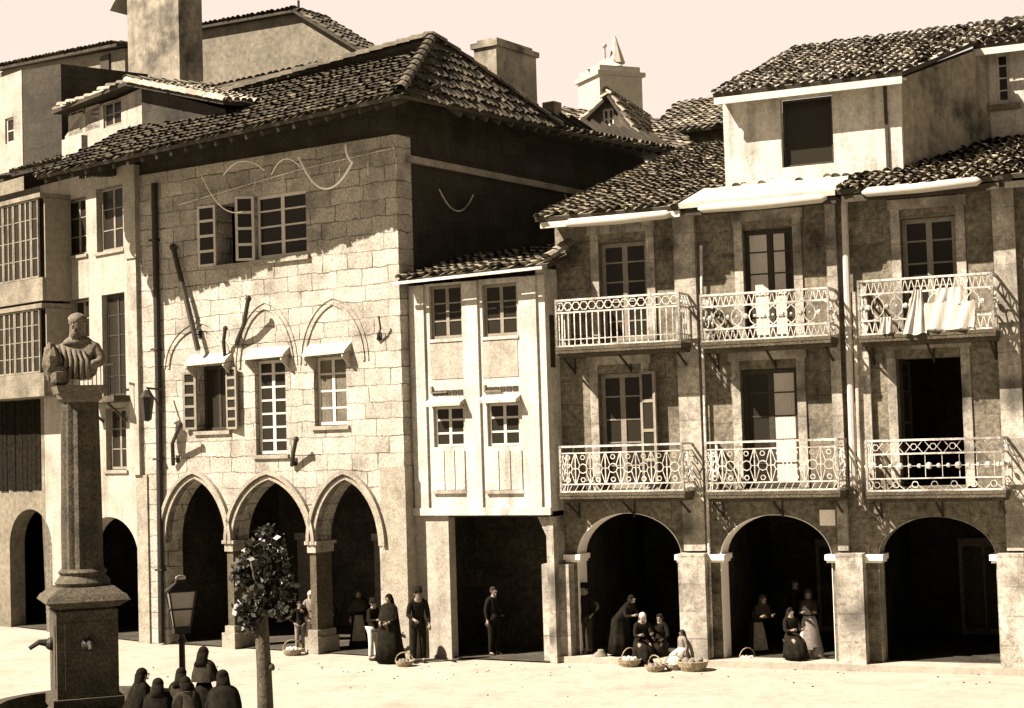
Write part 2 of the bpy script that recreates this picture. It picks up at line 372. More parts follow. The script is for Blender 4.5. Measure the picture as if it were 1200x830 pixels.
# ================================================================== GOTHIC STONE HOUSE
gh = on(G, 'stone_house', 'big pale ashlar corner house with three pointed arcade arches and wide hip roof', 'house')
TOP = 12.9
def gz(px, py): return G.uz(px, py)
holes = []
arches = []
for (xa, xb, yt, ys) in ((196, 267, 561, 622), (274, 364, 562, 640), (371, 446, 562, 640)):
    x0, x1 = G.U(xa, 680), G.U(xb, 680); zt = G.Z((xa+xb)/2, yt); zs = 2.75
    a = arch_poly(x0, x1, -.05, zs, zt, True, 12); arches.append(a); holes.append(a)
wlow = [prect(G, 230, 267, 428, 505), prect(G, 299, 335, 421, 533), prect(G, 368, 406, 417, 499)]
wup = [prect(G, 254, 296, 238, 309), prect(G, 298, 359, 226, 302)]
for w4 in wlow+wup: holes.append(rect(*w4))
m_ = MB(); m_.wall([(-9.3, -.3), (0, -.3), (0, TOP), (-9.3, TOP)], holes, 0, .6)
m_.build('wall', MT['ashlar'], gh)
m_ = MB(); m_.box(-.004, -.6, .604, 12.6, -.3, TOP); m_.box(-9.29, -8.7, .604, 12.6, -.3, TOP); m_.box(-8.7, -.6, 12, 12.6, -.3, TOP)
m_.build('side_wall', MT['ashlar_shaded'], gh)
m_ = MB(); m_.box(-9.32, -8.9, -.05, .5, -.1, 4.6); m_.build('end_pier', MT['moulding'], gh); m_ = MB(); m_.box(-.75, .03, -.03, .6, -.1, 4.7)
# stone string course pieces and quoins at the arcade ends
m_.build('corner_pier', MT['moulding'], gh)
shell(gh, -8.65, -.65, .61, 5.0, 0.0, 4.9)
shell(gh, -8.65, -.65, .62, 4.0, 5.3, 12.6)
for xa in (-7.9, -5.0, -2.2):
    m_ = MB(); m_.box(xa, xa+1.1, 4.93, 4.99, .03, 2.5); dd = m_.build('arcade_door', MT['cloth_g'], gh); m_ = MB(); m_.box(xa-.12, xa+1.22, 4.96, 4.995, 2.502, 2.7); m_.build('lintel', MT['moulding'], dd)
# mouldings of arches
m_ = MB()
for a in arches:
    band(m_, offset_arch(a, .0), offset_arch(a, .10), -.05, .2); band(m_, offset_arch(a, .14), offset_arch(a, .24), -.12, .05)
m_.build('arch_moulding', MT['moulding'], gh)
# slender pillars with capitals under the arch springs
for k in (0, 1):
    xa, xb = arches[k][1][0], arches[k+1][0][0]; xc = (xa+xb)/2; hw = (xb-xa)/2
    m_ = MB(); m_.box(xc-hw-.04, xc+hw+.04, -.06, .66, 2.55, 2.75); m_.box(xc-hw-.10, xc+hw+.10, -.1, .7, 2.752, 2.84)
    p = m_.build('capital', MT['white_l'], gh)
    m_ = MB(); m_.box(xc-hw-.12, xc+hw+.12, -.14, .7, -.05, .42); m_.box(xc-hw-.06, xc+hw+.06, -.08, .65, .422, .6); m_.build('pillar_base', MT['moulding'], gh)
    m_ = MB(); m_.box(xc-hw-.003, xc+hw+.003, -.004, .603, .6, 2.55); m_.build('pillar_shaft', MT['weathered'], gh)
# blind pointed arches framing the lower windows
m_ = MB()
for k, (cx_, ty, hwpx, sy) in enumerate(((232, 385, 33, 430), (312, 362, 30, 430), (392, 357, 33, 425))):
    x0, x1 = G.U(cx_-hwpx, sy), G.U(cx_+hwpx, sy); a = arch_poly(x0, x1, 6.0, G.Z(cx_, sy), G.Z(cx_, ty), True, 9)
    band(m_, offset_arch(a, 0), offset_arch(a, .08), -.035, .01); band(m_, offset_arch(a, .16), offset_arch(a, .21), -.025, .01)
m_.build('blind_arch_moulding', MT['ashlar'], gh)
# window surrounds / lower windows
def framed(w4, **kw): x0, x1, z0, z1 = w4; return window(gh, x0+.02, x1-.02, z0+.02, z1-.02, .14, **kw)
framed(wlow[1], cols=2, rows=7, bw=.05, fw=.08); framed(wlow[2], cols=2, rows=4, bw=.05, fw=.08, curtain=[(.1, .42), (.58, .9)])
x0, x1, z0, z1 = wlow[0]
window(gh, x0+.02, x1-.02, z0+.02, z1-.02, .3, 2, 1, 'dpaint')
leaf_(gh, (x0+.03, -.02, 0), .42, z0+.05, z1-.15, R_(193), 5, 'gpaint', 'shutter'); leaf_(gh, (x1-.02, -.02, 0), .5, z0+.02, z1-.1, R_(-14), 6, 'gpaint', 'shutter')
for (x0, x1, z0, z1) in wlow:     # small hoods
    m_ = MB(); xa, xb = x0-.13, x1+.2
    m_.hexa([(xa,-.3,z1-.0),(xb,-.3,z1+.03),(xb,.0,z1+.10),(xa,.0,z1+.10),(xa,-.3,z1+.05),(xb,-.3,z1+.08),(xb,.0,z1+.32),(xa,.0,z1+.32)])
    for s_ in (xa+.05, xb-.09): m_.hexa([(s_,-.3,z1-.06),(s_+.04,-.3,z1-.06),(s_+.04,0,z1-.3),(s_,0,z1-.3),(s_,-.3,z1-.01),(s_+.04,-.3,z1-.01),(s_+.04,0,z1+.08),(s_,0,z1+.08)])
    m_.build('window_hood', MT['board'], gh)
    m_ = MB(); m_.box(x0-.08, x1+.08, -.07, .13, z0-.1, z0-.003); m_.build('sill', MT['moulding'], gh)
# upper windows, leaves open
x0, x1, z0, z1 = wup[0]
leaf_(gh, (x0-.0, -.03, 0), .62, z0+.0, z1+.02, R_(184), 4); 
x0, x1, z0, z1 = wup[1]
leaf_(gh, (x0+.03, -.03, 0), .5, z0, z1, R_(215), 4)
window(gh, x0+.03, x1-.0, z0+.02, z1+.0, .1, 2, 4, fw=.09, bw=.045)
for (x0, x1, z0, z1) in wup:
    m_ = MB(); m_.box(x0-.1, x1+.1, -.09, .09, z0-.12, z0-.003); m_.build('sill', MT['moulding'], gh)
# horizontal gas pipe / cornice line under the eave
m_ = MB(); zc = G.Z(475, 172)
m_.tube([(G.U(215, 238)-.1, -.08, G.Z(215, 240)), (G.U(350, 196), -.08, G.Z(350, 200)), (0.02, -.08, zc)], .02, 5)
for px in range(235, 470, 33):
    u = G.U(px, 230-(px-215)*.25); m_.bar((u, -.08, 11.95), (u, -.08, 12.3), .022)
m_.build('wall_pipe', MT['wiron'], gh)
# roof: wide hip
ZE = 13.46
# eave corners (x, y, z) local, y negative = towards the square
FR = Vector((1.55, -1.8, 13.40)); FL = Vector((-10.2, -2.62, 12.72)); BR = Vector((1.3, 13.4, 13.9)); BL = Vector((-10.2, 13.4, 13.9))
AP = Vector((-.25, 2.0, 15.72)); AL = AP + (FL-FR)*(9.65/11.75); AL.y = 2.0; BK = Vector((1.3, 5.6, 13.62)); BLK = Vector((-10.2, 5.6, 13.7))
rf = 0
TW = dict(w=.2, Lc=.36, jit=1.6, cmin=.7, cmax=1.0)
m_ = MB(); m_.tiles([FL, FR, AP, AL], **TW); m_.tiles([FR, BK, AP], **TW); m_.tiles([BK, BLK, AL, AP]); m_.tiles([BLK, FL, AL])
lift = Vector((-5, 0, .45)); m_.tiles([BK+Vector((0,.02,0)), BR, BR+lift, BK+lift]); m_.tiles([BL, BLK, BK+lift, BR+lift])
m_.ridge(AL+Vector((0,0,.05)), AP+Vector((0,0,.05))); m_.ridge(FR+Vector((0,0,.08)), AP+Vector((0,0,.05))); m_.ridge(BK+Vector((0,0,.08)), AP+Vector((0,0,.05)))
groof = m_.build('roof', [MT['tile_old'], MT['soffit']], gh, normals=False)
# wall heightening up to the soffit (closed)
m_ = MB(); m_.wall([(-9.3, TOP), (0, TOP), (0, 14.05), (-9.3, 13.55)], [], .05, .5); m_.box(-.5, -.01, .51, 12.5, TOP+.002, 13.85); m_.build('attic_wall', MT['ashlar_shaded'], gh)
m_ = MB()
for k in range(24):   # rafter ends under the front eave
    t = (k+.5)/24; p = FL.lerp(FR, t); m_.bar((p.x, p.y+.1, p.z-.17), (p.x, .1, p.z-.17+(abs(p.y))*.40), .09, .12)
for k in range(26):
    t = (k+.5)/26; p = FR.lerp(BR, t)
    if p.y < .3: continue
    m_.bar((p.x-.1, p.y, p.z-.17), (-.1, p.y, p.z-.17+1.0), .09, .12)
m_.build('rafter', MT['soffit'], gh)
# chimney on the roof's right slope
def chimney(par, cx, cy, wx, wy, z0, z1, rot=0, m='grey', cap=True):
    c = Vector((cx, cy, 0)); ca, sa = math.cos(rot), math.sin(rot)
    def bx(mb, hx, hy, a, b_):
        P = [(-hx,-hy),(hx,-hy),(hx,hy),(-hx,hy)]; Q = [(cx+x*ca-y*sa, cy+x*sa+y*ca) for x, y in P]
        mb.hexa([(*q, a) for q in Q]+[(*q, b_) for q in Q])
    mb = MB(); bx(mb, wx/2, wy/2, z0, z1); o = mb.build('chimney', MT[m], par)
    if cap:
        mb = MB(); bx(mb, wx/2+.09, wy/2+.09, z1+.002, z1+.14); bx(mb, wx/2-.1, wy/2-.1, z1+.142, z1+.3); mb.build('chimney_cap', MT[m], o)
    return o
ch_ = chimney(groof, -.75, 6.1, .75, 2.0, 13.6, 16.1, m='dirty', cap=False)
m_ = MB(); m_.box(-1.2, -.3, 5.03, 7.17, 16.102, 16.25); m_.box(-1.08, -.42, 5.2, 7.0, 16.252, 16.36); m_.build('chimney_cap', MT['dirty'], ch_)
chimney(groof, -.3, 7.75, .4, .4, 13.6, 14.9, cap=False)
# downpipe
m_ = MB(); m_.tube([(G.U(181, 240, .1), -.1, 12.6), (G.U(186, 480, .1), -.1, 6.5), (G.U(189, 742, .1), -.1, .05)], .085, 8)
for z in (2, 5, 8, 11): m_.box(G.U(187, 600, .1)-.13, G.U(187, 600, .1)+.13, -.2, 0, z, z+.05)
m_.build('downpipe', MT['iron'], gh)
# pale pilaster strip at the left edge
m_ = MB(); m_.box(-9.5, -9.05, -.16, .3, 10.6, 13.2); m_.box(-9.45, -9.1, -.12, .3, 4.61, 10.59); m_.build('pilaster', MT['white_l'], gh)

# slanted poles and brackets on the stone front
def wallpole(pts, r, name, label, cat, v0=.05, v1=None, grp=None):
    o = on(G, name, label, cat, grp); mb = MB()
    P = []
    for i, (px, py) in enumerate(pts):
        v = v0 if v1 is None else v0+(v1-v0)*i/(len(pts)-1); u, z = G.uz(px, py, v); P.append((u, -v, z))
    mb.tube(P, r, 6); mb.ball(P[-1], r*1.5, n=6, k=4); mb.build('pole', MT['dpaint'], o)
    a, b_ = Vector(P[0]), Vector(P[-1]); mb = MB()
    c = a.lerp(b_, .15); mb.bar(c, (c.x, .02, c.z), .04); mb.box(c.x-.06, c.x+.06, -.03, .01, c.z-.1, c.z+.1); mb.build('bracket', MT['iron'], o)
    return o
wallpole([(232, 410), (218, 350), (203, 290)], .075, 'wall_pole', 'long dark wooden pole leaning up the stone front left of the windows', 'pole', .25, .12)
wallpole([(277, 402), (286, 380), (291, 350)], .06, 'torch_bracket', 'short dark curved bracket between the two left pointed window arches', 'bracket', .08, .5)
wallpole([(264, 425), (262, 400), (264, 385)], .05, 'torch_bracket', 'dark bracket beside the open shuttered window', 'bracket', .08, .3)
wallpole([(203, 545), (202, 520), (211, 498)], .055, 'torch_bracket', 'dark bracket low beside the downpipe above the left pointed arch', 'bracket', .08, .5)
wallpole([(342, 546), (344, 530), (347, 515)], .055, 'torch_bracket', 'dark bracket below the wall between middle and right windows', 'bracket', .08, .35)
wallpole([(442, 398), (446, 385), (444, 372)], .025, 'torch_bracket', 'thin curved iron bracket right of the pointed window arches', 'bracket', .06, .25)
# festoon wires in loops
def festoon(pl, a, b_, sag, v, label, mt='reveal'):
    ua, za = pl.uz(*a, v); ub, zb = pl.uz(*b_, v); mb = MB(); pts = []
    for k in range(15):
        t = k/14; pts.append((ua+(ub-ua)*t, -v-.05*math.sin(math.pi*t), za+(zb-za)*t - sag*(1-(2*t-1)**4 if False else 4*t*(1-t))))
    mb.tube(pts, .027 if 'bright' in label else .014, 5); o = mb.build('festoon_wire', MT[mt]); o.location = pl.o; o.rotation_euler = (0, 0, -pl.a)
    return tag(o, label, 'wire', 'festoon wires looped under the eave')
festoon(G, (350, 184), (413, 190), .75, .35, 'bright festoon wire loop above the right upper window')
festoon(G, (236, 205), (284, 248), .35, .35, 'festoon wire falling from eave to the left open casement')
festoon(G, (262, 205), (310, 200), -.3, .3, 'faint raised wire loop left of the middle upper window')
festoon(G, (318, 205), (352, 196), -.3, .3, 'faint raised wire loop above the twin casements')
festoon(G, (405, 170), (412, 190), .05, .3, 'tiny wire stub at the right end of the bright loop')
def sidefest(s0, s1, z, sag, label):
    mb = MB(); pts = [(.12, s0+(s1-s0)*k/12, z - sag*4*(k/12)*(1-k/12)) for k in range(13)]; mb.tube(pts, .02, 5)
    o = mb.build('festoon_wire', MT['wiron']); o.location = G.o; o.rotation_euler = (0, 0, -G.a); tag(o, label, 'wire', 'festoon wires looped under the eave')
sidefest(1.6, 3.1, 11.7, .5, 'festoon wire loop on the dark side wall nearest the corner')
sidefest(7.6, 8.8, 12.2, .35, 'short festoon wire loop at the far end of the dark side wall')
m_ = MB(); m_.box(.005, .11, .4, 10.5, 12.25, 12.42); m_.build('string_course', MT['moulding'], gh)

# ================================================================== WHITE NARROW HOUSE
wh = on(W, 'narrow_white_house', 'narrow white plastered house with lean-to tiled roof over a wide dark passage', 'house')
ZB = 3.56; ZT = 9.15
w_up = [prect(W, 503, 541, 334, 397), prect(W, 565, 606, 332, 394)]
w_lo = [prect(W, 508, 544, 476, 524), prect(W, 571, 609, 472, 523)]
wd = [prect(W, 505, 545, 400, 444), prect(W, 566, 607, 398, 442), prect(W, 510, 546, 528, 574), prect(W, 572, 613, 528, 574)]
m_ = MB(); m_.wall([(-.12, ZB), (WE, ZB), (WE, ZT), (-.12, ZT)], [rect(*q) for q in w_up+w_lo], 0, .3)
m_.box(WE-.3, WE, .302, 2.7, ZB, ZT); m_.box(-.1, .2, .302, 2.7, ZB, ZT); m_.box(.2, WE-.3, 2.4, 2.7, -.1, ZT); m_.box(.2, WE-.3, .302, 2.4, ZB, ZB+.15)
m_.build('wall', MT['white'], wh)
m_ = MB()   # raised strips between window columns
for (pa, pb) in ((484, 500), (545, 563), (612, 632)):
    m_.box(W.U(pa, 450), W.U(pb, 450), -.06, .002, ZB+.1, ZT-.02)
m_.box(-.14, WE+.03, -.09, .002, ZB-.08, ZB+.1)
m_.build('pilaster', MT['white'], wh)
for q in wd[:2]:
    x0, x1, z0, z1 = q; m_ = MB(); m_.box(x0, x1, -.015, .002, z0, z1); m_.build('panel', MT['white_l'], wh)
for q in wd[2:]:
    x0, x1, z0, z1 = q; m_ = MB()
    for k in range(3): a = x0+(x1-x0)*k/3; m_.box(a+.015, x0+(x1-x0)*(k+1)/3-.015, -.03, .002, z0, z1)
    m_.build('panel', MT['white'], wh); m_ = MB(); m_.box(x0-.05, x1+.05, -.07, .002, z0-.09, z0-.01); m_.build('sill', MT['pil'], wh)
for q in w_up:
    x0, x1, z0, z1 = q; window(wh, x0+.01, x1-.01, z0+.01, z1-.01, .1, 2, 3, 'gpaint', bw=.035)
    m_ = MB(); m_.box(x0-.02, x1+.02, -.04, .09, z0-.08, z0-.004); m_.build('sill', MT['white'], wh)
    m_ = MB(); m_.box(x0, x1*.5+x0*.5, -.05, .002, z0-1.33, z0-1.29); m_.box(x0, x0+.05, -.05, .002, z0-1.29, z0-1.15); m_.build('bracket', MT['grey'], wh)
for q in w_lo:
    x0, x1, z0, z1 = q; window(wh, x0+.01, x1-.01, z0+.01, z1-.01, .08, 2, 3, 'wpaint', fw=.06, bw=.05)
    m_ = MB(); m_.hexa([(x0-.08,-.3,z1),(x1+.08,-.3,z1),(x1+.08,0,z1+.08),(x0-.08,0,z1+.08),(x0-.08,-.3,z1+.07),(x1+.08,-.3,z1+.07),(x1+.08,0,z1+.2),(x0-.08,0,z1+.2)]); m_.build('window_hood', MT['white'], wh)
    m_ = MB()
    for k in range(5): a = x0+(x1-x0)*k/5; m_.box(a+.02, a+(x1-x0)/5-.01, -.02, .004, z1+.27, z1+.39)
    m_.build('vent', MT['dpaint'], wh)
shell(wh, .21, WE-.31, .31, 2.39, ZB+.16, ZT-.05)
# side slit window on the right wall
u_ = WE; m_ = MB(); m_.box(u_-.01, u_+.012, .2, .42, 6.95, 8.2); m_.build('side_shutter', MT['dpaint'], wh)
# piers below
u0, u1 = W.U(482, 690), W.U(527, 690)
m_ = MB(); m_.box(u0, u1, .02, .32, -.1, ZB-.09); m_.build('pier', MT['white_l'], wh)
ur = W.U(640, 700); m_ = MB(); m_.box(ur, WE-.02, .1, .7, -.1, ZB-.13); m_.prism([(ur-.25, ZB-.09), (ur-.001, ZB-.09), (ur-.001, ZB-.6)], .12, .6); m_.build('pier', MT['pil'], wh)
m_ = MB(); m_.box(u1, ur, .33, 2.29, ZB-.12, ZB-.01); m_.box(.21, WE-.31, 2.3, 2.39, 0, ZB-.01); m_.box(-.09, .2, .325, 2.7, 0, ZB-.01); m_.box(u1+.001, ur-.001, .05, .755, ZB-.13, ZB-.085); m_.build('passage_ceiling', MT['interior'], wh)
# lean-to roof
e0 = Vector((W.U(466, 330, .45), -.45, W.Z(466, 328, .45))); e1 = Vector((W.U(641, 313, .45), -.45, W.Z(641, 309, .45)))
m_ = MB(); zr = W.Z(632, 276, -2.2); m_.tiles([e0, e1, Vector((e1.x, 2.1, zr)), Vector((e0.x+.5, 1.9, zr-.45))], w=.24, Lc=.38, jit=1.6)
m_.ridge((e1.x-.02, -.42, e1.z+.1), (e1.x-.02, 2.1, zr+.1), .14); wr = m_.build('roof', [MT['tile'], MT['soffit']], wh, normals=False)
m_ = MB(); m_.bar(e0+Vector((-.1,-.05,-.09)), e1+Vector((-.1,-.05,-.09)), .05, .07); m_.build('gutter', MT['wiron'], wh)
m_ = MB(); m_.prism([(-.1, ZT+.002), (WE, ZT+.002), (WE, ZT+.9), (-.1, ZT+.5)], 1.9, 2.6); m_.box(WE-.25, WE-.01, .05, 1.9, ZT+.002, ZT+.15); m_.build('gable_wall', MT['white'], wh)

# ================================================================== BALCONY HOUSES
rail_z = []
def railing(par, x0, x1, yf, z0, h_, kind):
    mb = MB(); T = .026
    def line(a, b_, t=T): mb.bar(a, b_, t)
    def face(P, Q, sd):   # decorate between two verticals P,Q (xy)
        P = Vector(P); Q = Vector(Q); Ld = (Q-P).length
        at = lambda s_, z: (P.x+(Q.x-P.x)*s_, P.y+(Q.y-P.y)*s_, z)
        def circ(s_, z, r, n=8, t=.018, sx=1.0):
            pts = [at(s_+sx*r*math.cos(2*math.pi*k/n)/Ld, z+r*math.sin(2*math.pi*k/n)) for k in range(n)]
            for k in range(n): mb.bar(pts[k], pts[(k+1)%n], t)
        def dot(s_, z, r=.05):
            p = at(s_, z); mb.ball(p, r, n=6, k=4)
        line(at(0, z0+.04), at(1, z0+.04), .05); line(at(0, z0+h_), at(1, z0+h_), .045)
        if kind == 'bars':
            zm = z0+h_*.74; line(at(0, zm), at(1, zm), .035); line(at(0, z0+.2), at(1, z0+.2), .022)
            n = max(2, int(Ld/.15))
            for k in range(n+1): line(at(k/n, z0+.05), at(k/n, zm), .024)
            n2 = max(2, int(Ld/.2))
            for k in range(n2): circ((k+.5)/n2, (zm+z0+h_)/2, min(.1, h_*.12), 6, .022)
        elif kind == 'ovals':
            zt = z0+h_*.76; zl = z0+h_*.28; line(at(0, zt), at(1, zt), .04); line(at(0, zl), at(1, zl), .035)
            n = max(1, round(Ld/.42)); zc = (zt+zl)/2; r = (zt-zl)/2
            for k in range(n):
                c = (k+.5)/n; pts = [at(min(1, max(0, c+.34*math.cos(2*math.pi*q/14)/Ld)), zc+r*math.sin(2*math.pi*q/14)) for q in range(14)]
                for q in range(14): mb.bar(pts[q], pts[(q+1)%14], .022)
                dot(c, zc, .062); 
                if k < n-1: dot((k+1)/n, zc, .035)
            n = max(2, int(Ld/.13))
            for k in range(n):
                line(at(k/n, z0+.05), at((k+.5)/n, zl), .016); line(at((k+.5)/n, zl), at((k+1)/n, z0+.05), .016)
                line(at(k/n, zt), at((k+.5)/n, z0+h_), .016); line(at((k+.5)/n, z0+h_), at((k+1)/n, zt), .016)
        elif kind == 'lattice':
            zt = z0+h_*.86; zl = z0+h_*.2; line(at(0, zt), at(1, zt), .025); line(at(0, zl), at(1, zl), .03)
            n = max(1, round(Ld/.36)); zc = (zt+zl)/2; hh = (zt-zl)/2
            for k in range(n+1): line(at(k/n, zl), at(k/n, zt), .022)
            for k in range(n):
                c = (k+.5)/n; circ(c, zc, .11, 8, .02); circ(c, zc+hh*.72, .055, 6, .018); circ(c, zc-hh*.72, .055, 6, .018)
                for sx in (-1, 1):
                    for sz in (-1, 1): line(at(c+sx*.08/Ld, zc+sz*.08), at(c+sx*.17/Ld, zc+sz*hh*.95), .017); 
                line(at(c-.18/Ld, zc), at(c-.11/Ld, zc), .017); line(at(c+.11/Ld, zc), at(c+.18/Ld, zc), .017)
            n = max(2, int(Ld/.15))
            for k in range(n): line(at((k+.2)/n, z0+.05), at((k+.8)/n, zl), .015)
        elif kind == 'dots':
            zt = z0+h_*.74; zl = z0+h_*.27; line(at(0, zt), at(1, zt), .035); line(at(0, zl), at(1, zl), .025)
            n = max(1, round(Ld/.2)); zc = (zt+zl)/2
            for k in range(n): dot((k+.5)/n, zc, .05 if k % 3 else .075)
            line(at(0, zc), at(1, zc), .014)
            for k in range(max(1, n//2)):
                c = (k+.5)/max(1, n//2); circ(c, (zt+z0+h_)/2, .07, 6, .014); circ(c, (zl+z0)/2+.02, .07, 6, .014)
                for sx in (-1, 1): line(at(c+sx*.08/Ld, (zt+z0+h_)/2), at(c+sx*.2/Ld, zt), .013); line(at(c+sx*.08/Ld, (zt+z0+h_)/2), at(c+sx*.2/Ld, z0+h_), .013); line(at(c+sx*.08/Ld, (zl+z0)/2), at(c+sx*.2/Ld, z0+.05), .013)
            for k in range(max(2, int(Ld/.32))): line(at((k+.5)/max(2, int(Ld/.32)), zl), at((k+.5)/max(2, int(Ld/.32)), zt), .011)
        for s_ in (0, 1): line(at(s_, z0), at(s_, z0+h_+.03), .05)
    face((x0, yf), (x1, yf), 0); face((x0, yf), (x0, -.02), 1); face((x1, yf), (x1, -.02), 1)
    return mb.build('railing', MT['wiron'], par)
def balcony(par, pxs, ybot, ytop, kind, v=.85):
    x0, x1 = R.U(pxs[0], ybot, v), R.U(pxs[1], ybot, v); pm = (pxs[0]+pxs[1])/2; z0, z1 = R.Z(pm, ybot, v), R.Z(pm, ytop, v)
    mb = MB(); mb.box(x0-.03, x1+.03, -v-.03, .0, z0-.12, z0-.0); mb.box(x0, x1, -v+.05, .0, z0-.2, z0-.122)
    mb.box(x0-.04, x1+.04, -v-.04, -v-.005, z0-.05, z0+.03)
    o = mb.build('balcony', [MT['weathered']], par)
    railing(o, x0, x1, -v, z0, z1-z0, kind)
    mb = MB()
    for xx in (x0+.1, (x0+x1)/2, x1-.1):
        mb = MB(); mb.bar((xx, -v+.1, z0-.22), (xx, .0, z0-.55), .04); mb.bar((xx, -.02, z0-.2), (xx, -.02, z0-.6), .03); mb.build('bracket', MT['iron'], o)
    return z0, z1
BASE = 0.0
specs = [  # u0,u1, arch px, doors, label
    dict(u=(-.02, 3.42), arch=(678, 801, 601), up=(703, 759, 283, 400), mid=(703, 754, 437, 574), bal=(653, 797), balm=(658, 801), rail=('bars', 'lattice'),
         by=(405, 348, 578, 522), lab='first balcony house from the left, its upper railing of plain vertical bars'),
    dict(u=(3.42, 7.0), arch=(846, 977, 603), up=(872, 931, 268, 398), mid=(870, 936, 432, 572), bal=(823, 972), balm=(829, 983), rail=('ovals', 'lattice'),
         by=(399, 342, 577, 517), lab='middle balcony house with white curtained upper door and a dormer above'),
    dict(u=(7.0, 10.45), arch=(1031, 1170, 605), up=(1057, 1122, 254, 388), mid=(1053, 1129, 419, 570), bal=(1008, 1165), balm=(1017, 1177), rail=('ovals', 'dots'),
         by=(391, 325, 577, 515), lab='third balcony house with white sheets over its upper railing'),
    dict(u=(10.45, 15.5), arch=(1226, 1350, 607), up=None, mid=None, bal=None, balm=None, rail=None, lab='last balcony house cut off by the right edge, a lit pier at its corner'),
]
houses = []
ZRT = 10.42
for si, s_ in enumerate(specs):
    h_ = on(R, 'balcony_house', s_['lab'], 'house', 'arcaded balcony houses in a row'); houses.append(h_)
    ua, ub = s_['u']; pa, pb, pt_ = s_['arch']
    x0, x1 = R.U(pa, 700), R.U(pb, 700); zt = R.Z((pa+pb)/2, pt_); hw = (x1-x0)/2; zs = 2.45
    hl = [arch_poly(x0, x1, -.05, zs, zt, False, 10)]
    for key in ('up', 'mid'):
        if s_[key]: hl.append(rect(*prect(R, *s_[key])))
    m_ = MB(); m_.wall([(ua, -.3), (ub, -.3), (ub, ZRT+.25), (ua, ZRT+.25)], hl, 0, .55, 0, 0)
    m_.build('wall', MT['balc'], h_)
    # arch reveal, near-white on the first two houses as painted sunlight, a 2 mm liner inside the opening
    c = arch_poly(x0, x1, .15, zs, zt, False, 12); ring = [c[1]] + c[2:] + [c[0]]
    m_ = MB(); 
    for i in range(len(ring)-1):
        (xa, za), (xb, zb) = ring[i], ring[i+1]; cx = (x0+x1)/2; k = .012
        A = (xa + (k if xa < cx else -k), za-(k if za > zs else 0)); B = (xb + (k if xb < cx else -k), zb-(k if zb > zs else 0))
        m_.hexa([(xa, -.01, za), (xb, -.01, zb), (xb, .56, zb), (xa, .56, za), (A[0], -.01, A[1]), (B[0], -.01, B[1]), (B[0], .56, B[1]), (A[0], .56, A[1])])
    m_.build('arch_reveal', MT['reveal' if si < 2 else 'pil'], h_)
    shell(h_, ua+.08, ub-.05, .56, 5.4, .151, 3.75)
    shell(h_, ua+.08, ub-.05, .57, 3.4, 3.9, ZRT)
    if si < 3:
        xc = (x0+x1)/2+.2; m_ = MB(); m_.box(xc-.6, xc+.6, 5.33, 5.39, .151, 2.5); dd = m_.build('arcade_door', MT['cloth_g'], h_); m_ = MB(); m_.box(xc-.5, xc-.03, 5.31, 5.329, .3, 2.3); m_.build('door_panel', MT['fount'], dd); m_ = MB(); m_.box(xc+.03, xc+.5, 5.31, 5.329, .3, 2.3); m_.build('door_panel', MT['fount'], dd)
    # imposts
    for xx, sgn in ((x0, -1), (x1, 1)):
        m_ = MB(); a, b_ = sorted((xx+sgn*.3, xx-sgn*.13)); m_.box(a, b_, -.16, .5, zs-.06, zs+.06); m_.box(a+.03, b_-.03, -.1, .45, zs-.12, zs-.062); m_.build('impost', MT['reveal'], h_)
    for which, key, bal, yy in ((0, 'up', 'bal', (0, 1)), (1, 'mid', 'balm', (2, 3))):
        if not s_[key]: continue
        d0, d1, dz0, dz1 = prect(R, *s_[key]); zc0, zc1 = balcony(h_, s_[bal], s_['by'][yy[0]], s_['by'][yy[1]], s_['rail'][which])
        # door surround
        m_ = MB(); m_.box(d0-.2, d0-.003, -.04, .1, dz0, dz1+.2); m_.box(d1+.003, d1+.2, -.04, .1, dz0, dz1+.2); m_.box(d0-.25, d1+.25, -.08, .1, dz1+.202, dz1+.42)
        m_.build('door_surround', MT['pil'], h_)
        cur = None; fm = 'gpaint'
        if si == 1 and which == 0: cur = [(.06, .44), (.58, .8)]; fm = 'dpaint'
        if si == 1 and which == 1: cur = [(.56, .95)]; fm = 'dpaint'
        if si == 2 and which == 0: fm = 'gpaint'
        if si == 2 and which == 1:
            leaf_(h_, (d0+.03, .28, 0), .6, dz0+.02, dz1-.02, R_(82), 4, 'dpaint', 'door')
        else:
            window(h_, d0+.01, d1-.01, dz0+.02, dz1-.01, .16, 2, 5, fm, 'door', fw=.1, bw=.035, curtain=cur)
        if si == 0 and which == 1: leaf_(h_, (d1-.02, -.05, 0), .45, dz0, dz1, R_(-20), 4, 'gpaint', 'shutter')
    # rolled awning under the eave
    if si < 3:
        P0, P1 = [((662, 262), (786, 251)), ((818, 245), (969, 232)), ((1010, 226), (1150, 212))][si]
        a = Vector((R.U(*P0, .95), -.95, R.Z(*P0, .95))); b_ = Vector((R.U(*P1, .95), -.95, R.Z(*P1, .95)))
        m_ = MB(); m_.tube([a, a.lerp(b_, .04), a.lerp(b_, .5)+Vector((0,0,-.015)), a.lerp(b_, .96), b_], [.03, .1, .115, .1, .03], 8); m_.build('rolled_awning', MT['cloth_w'], h_, smooth=True)
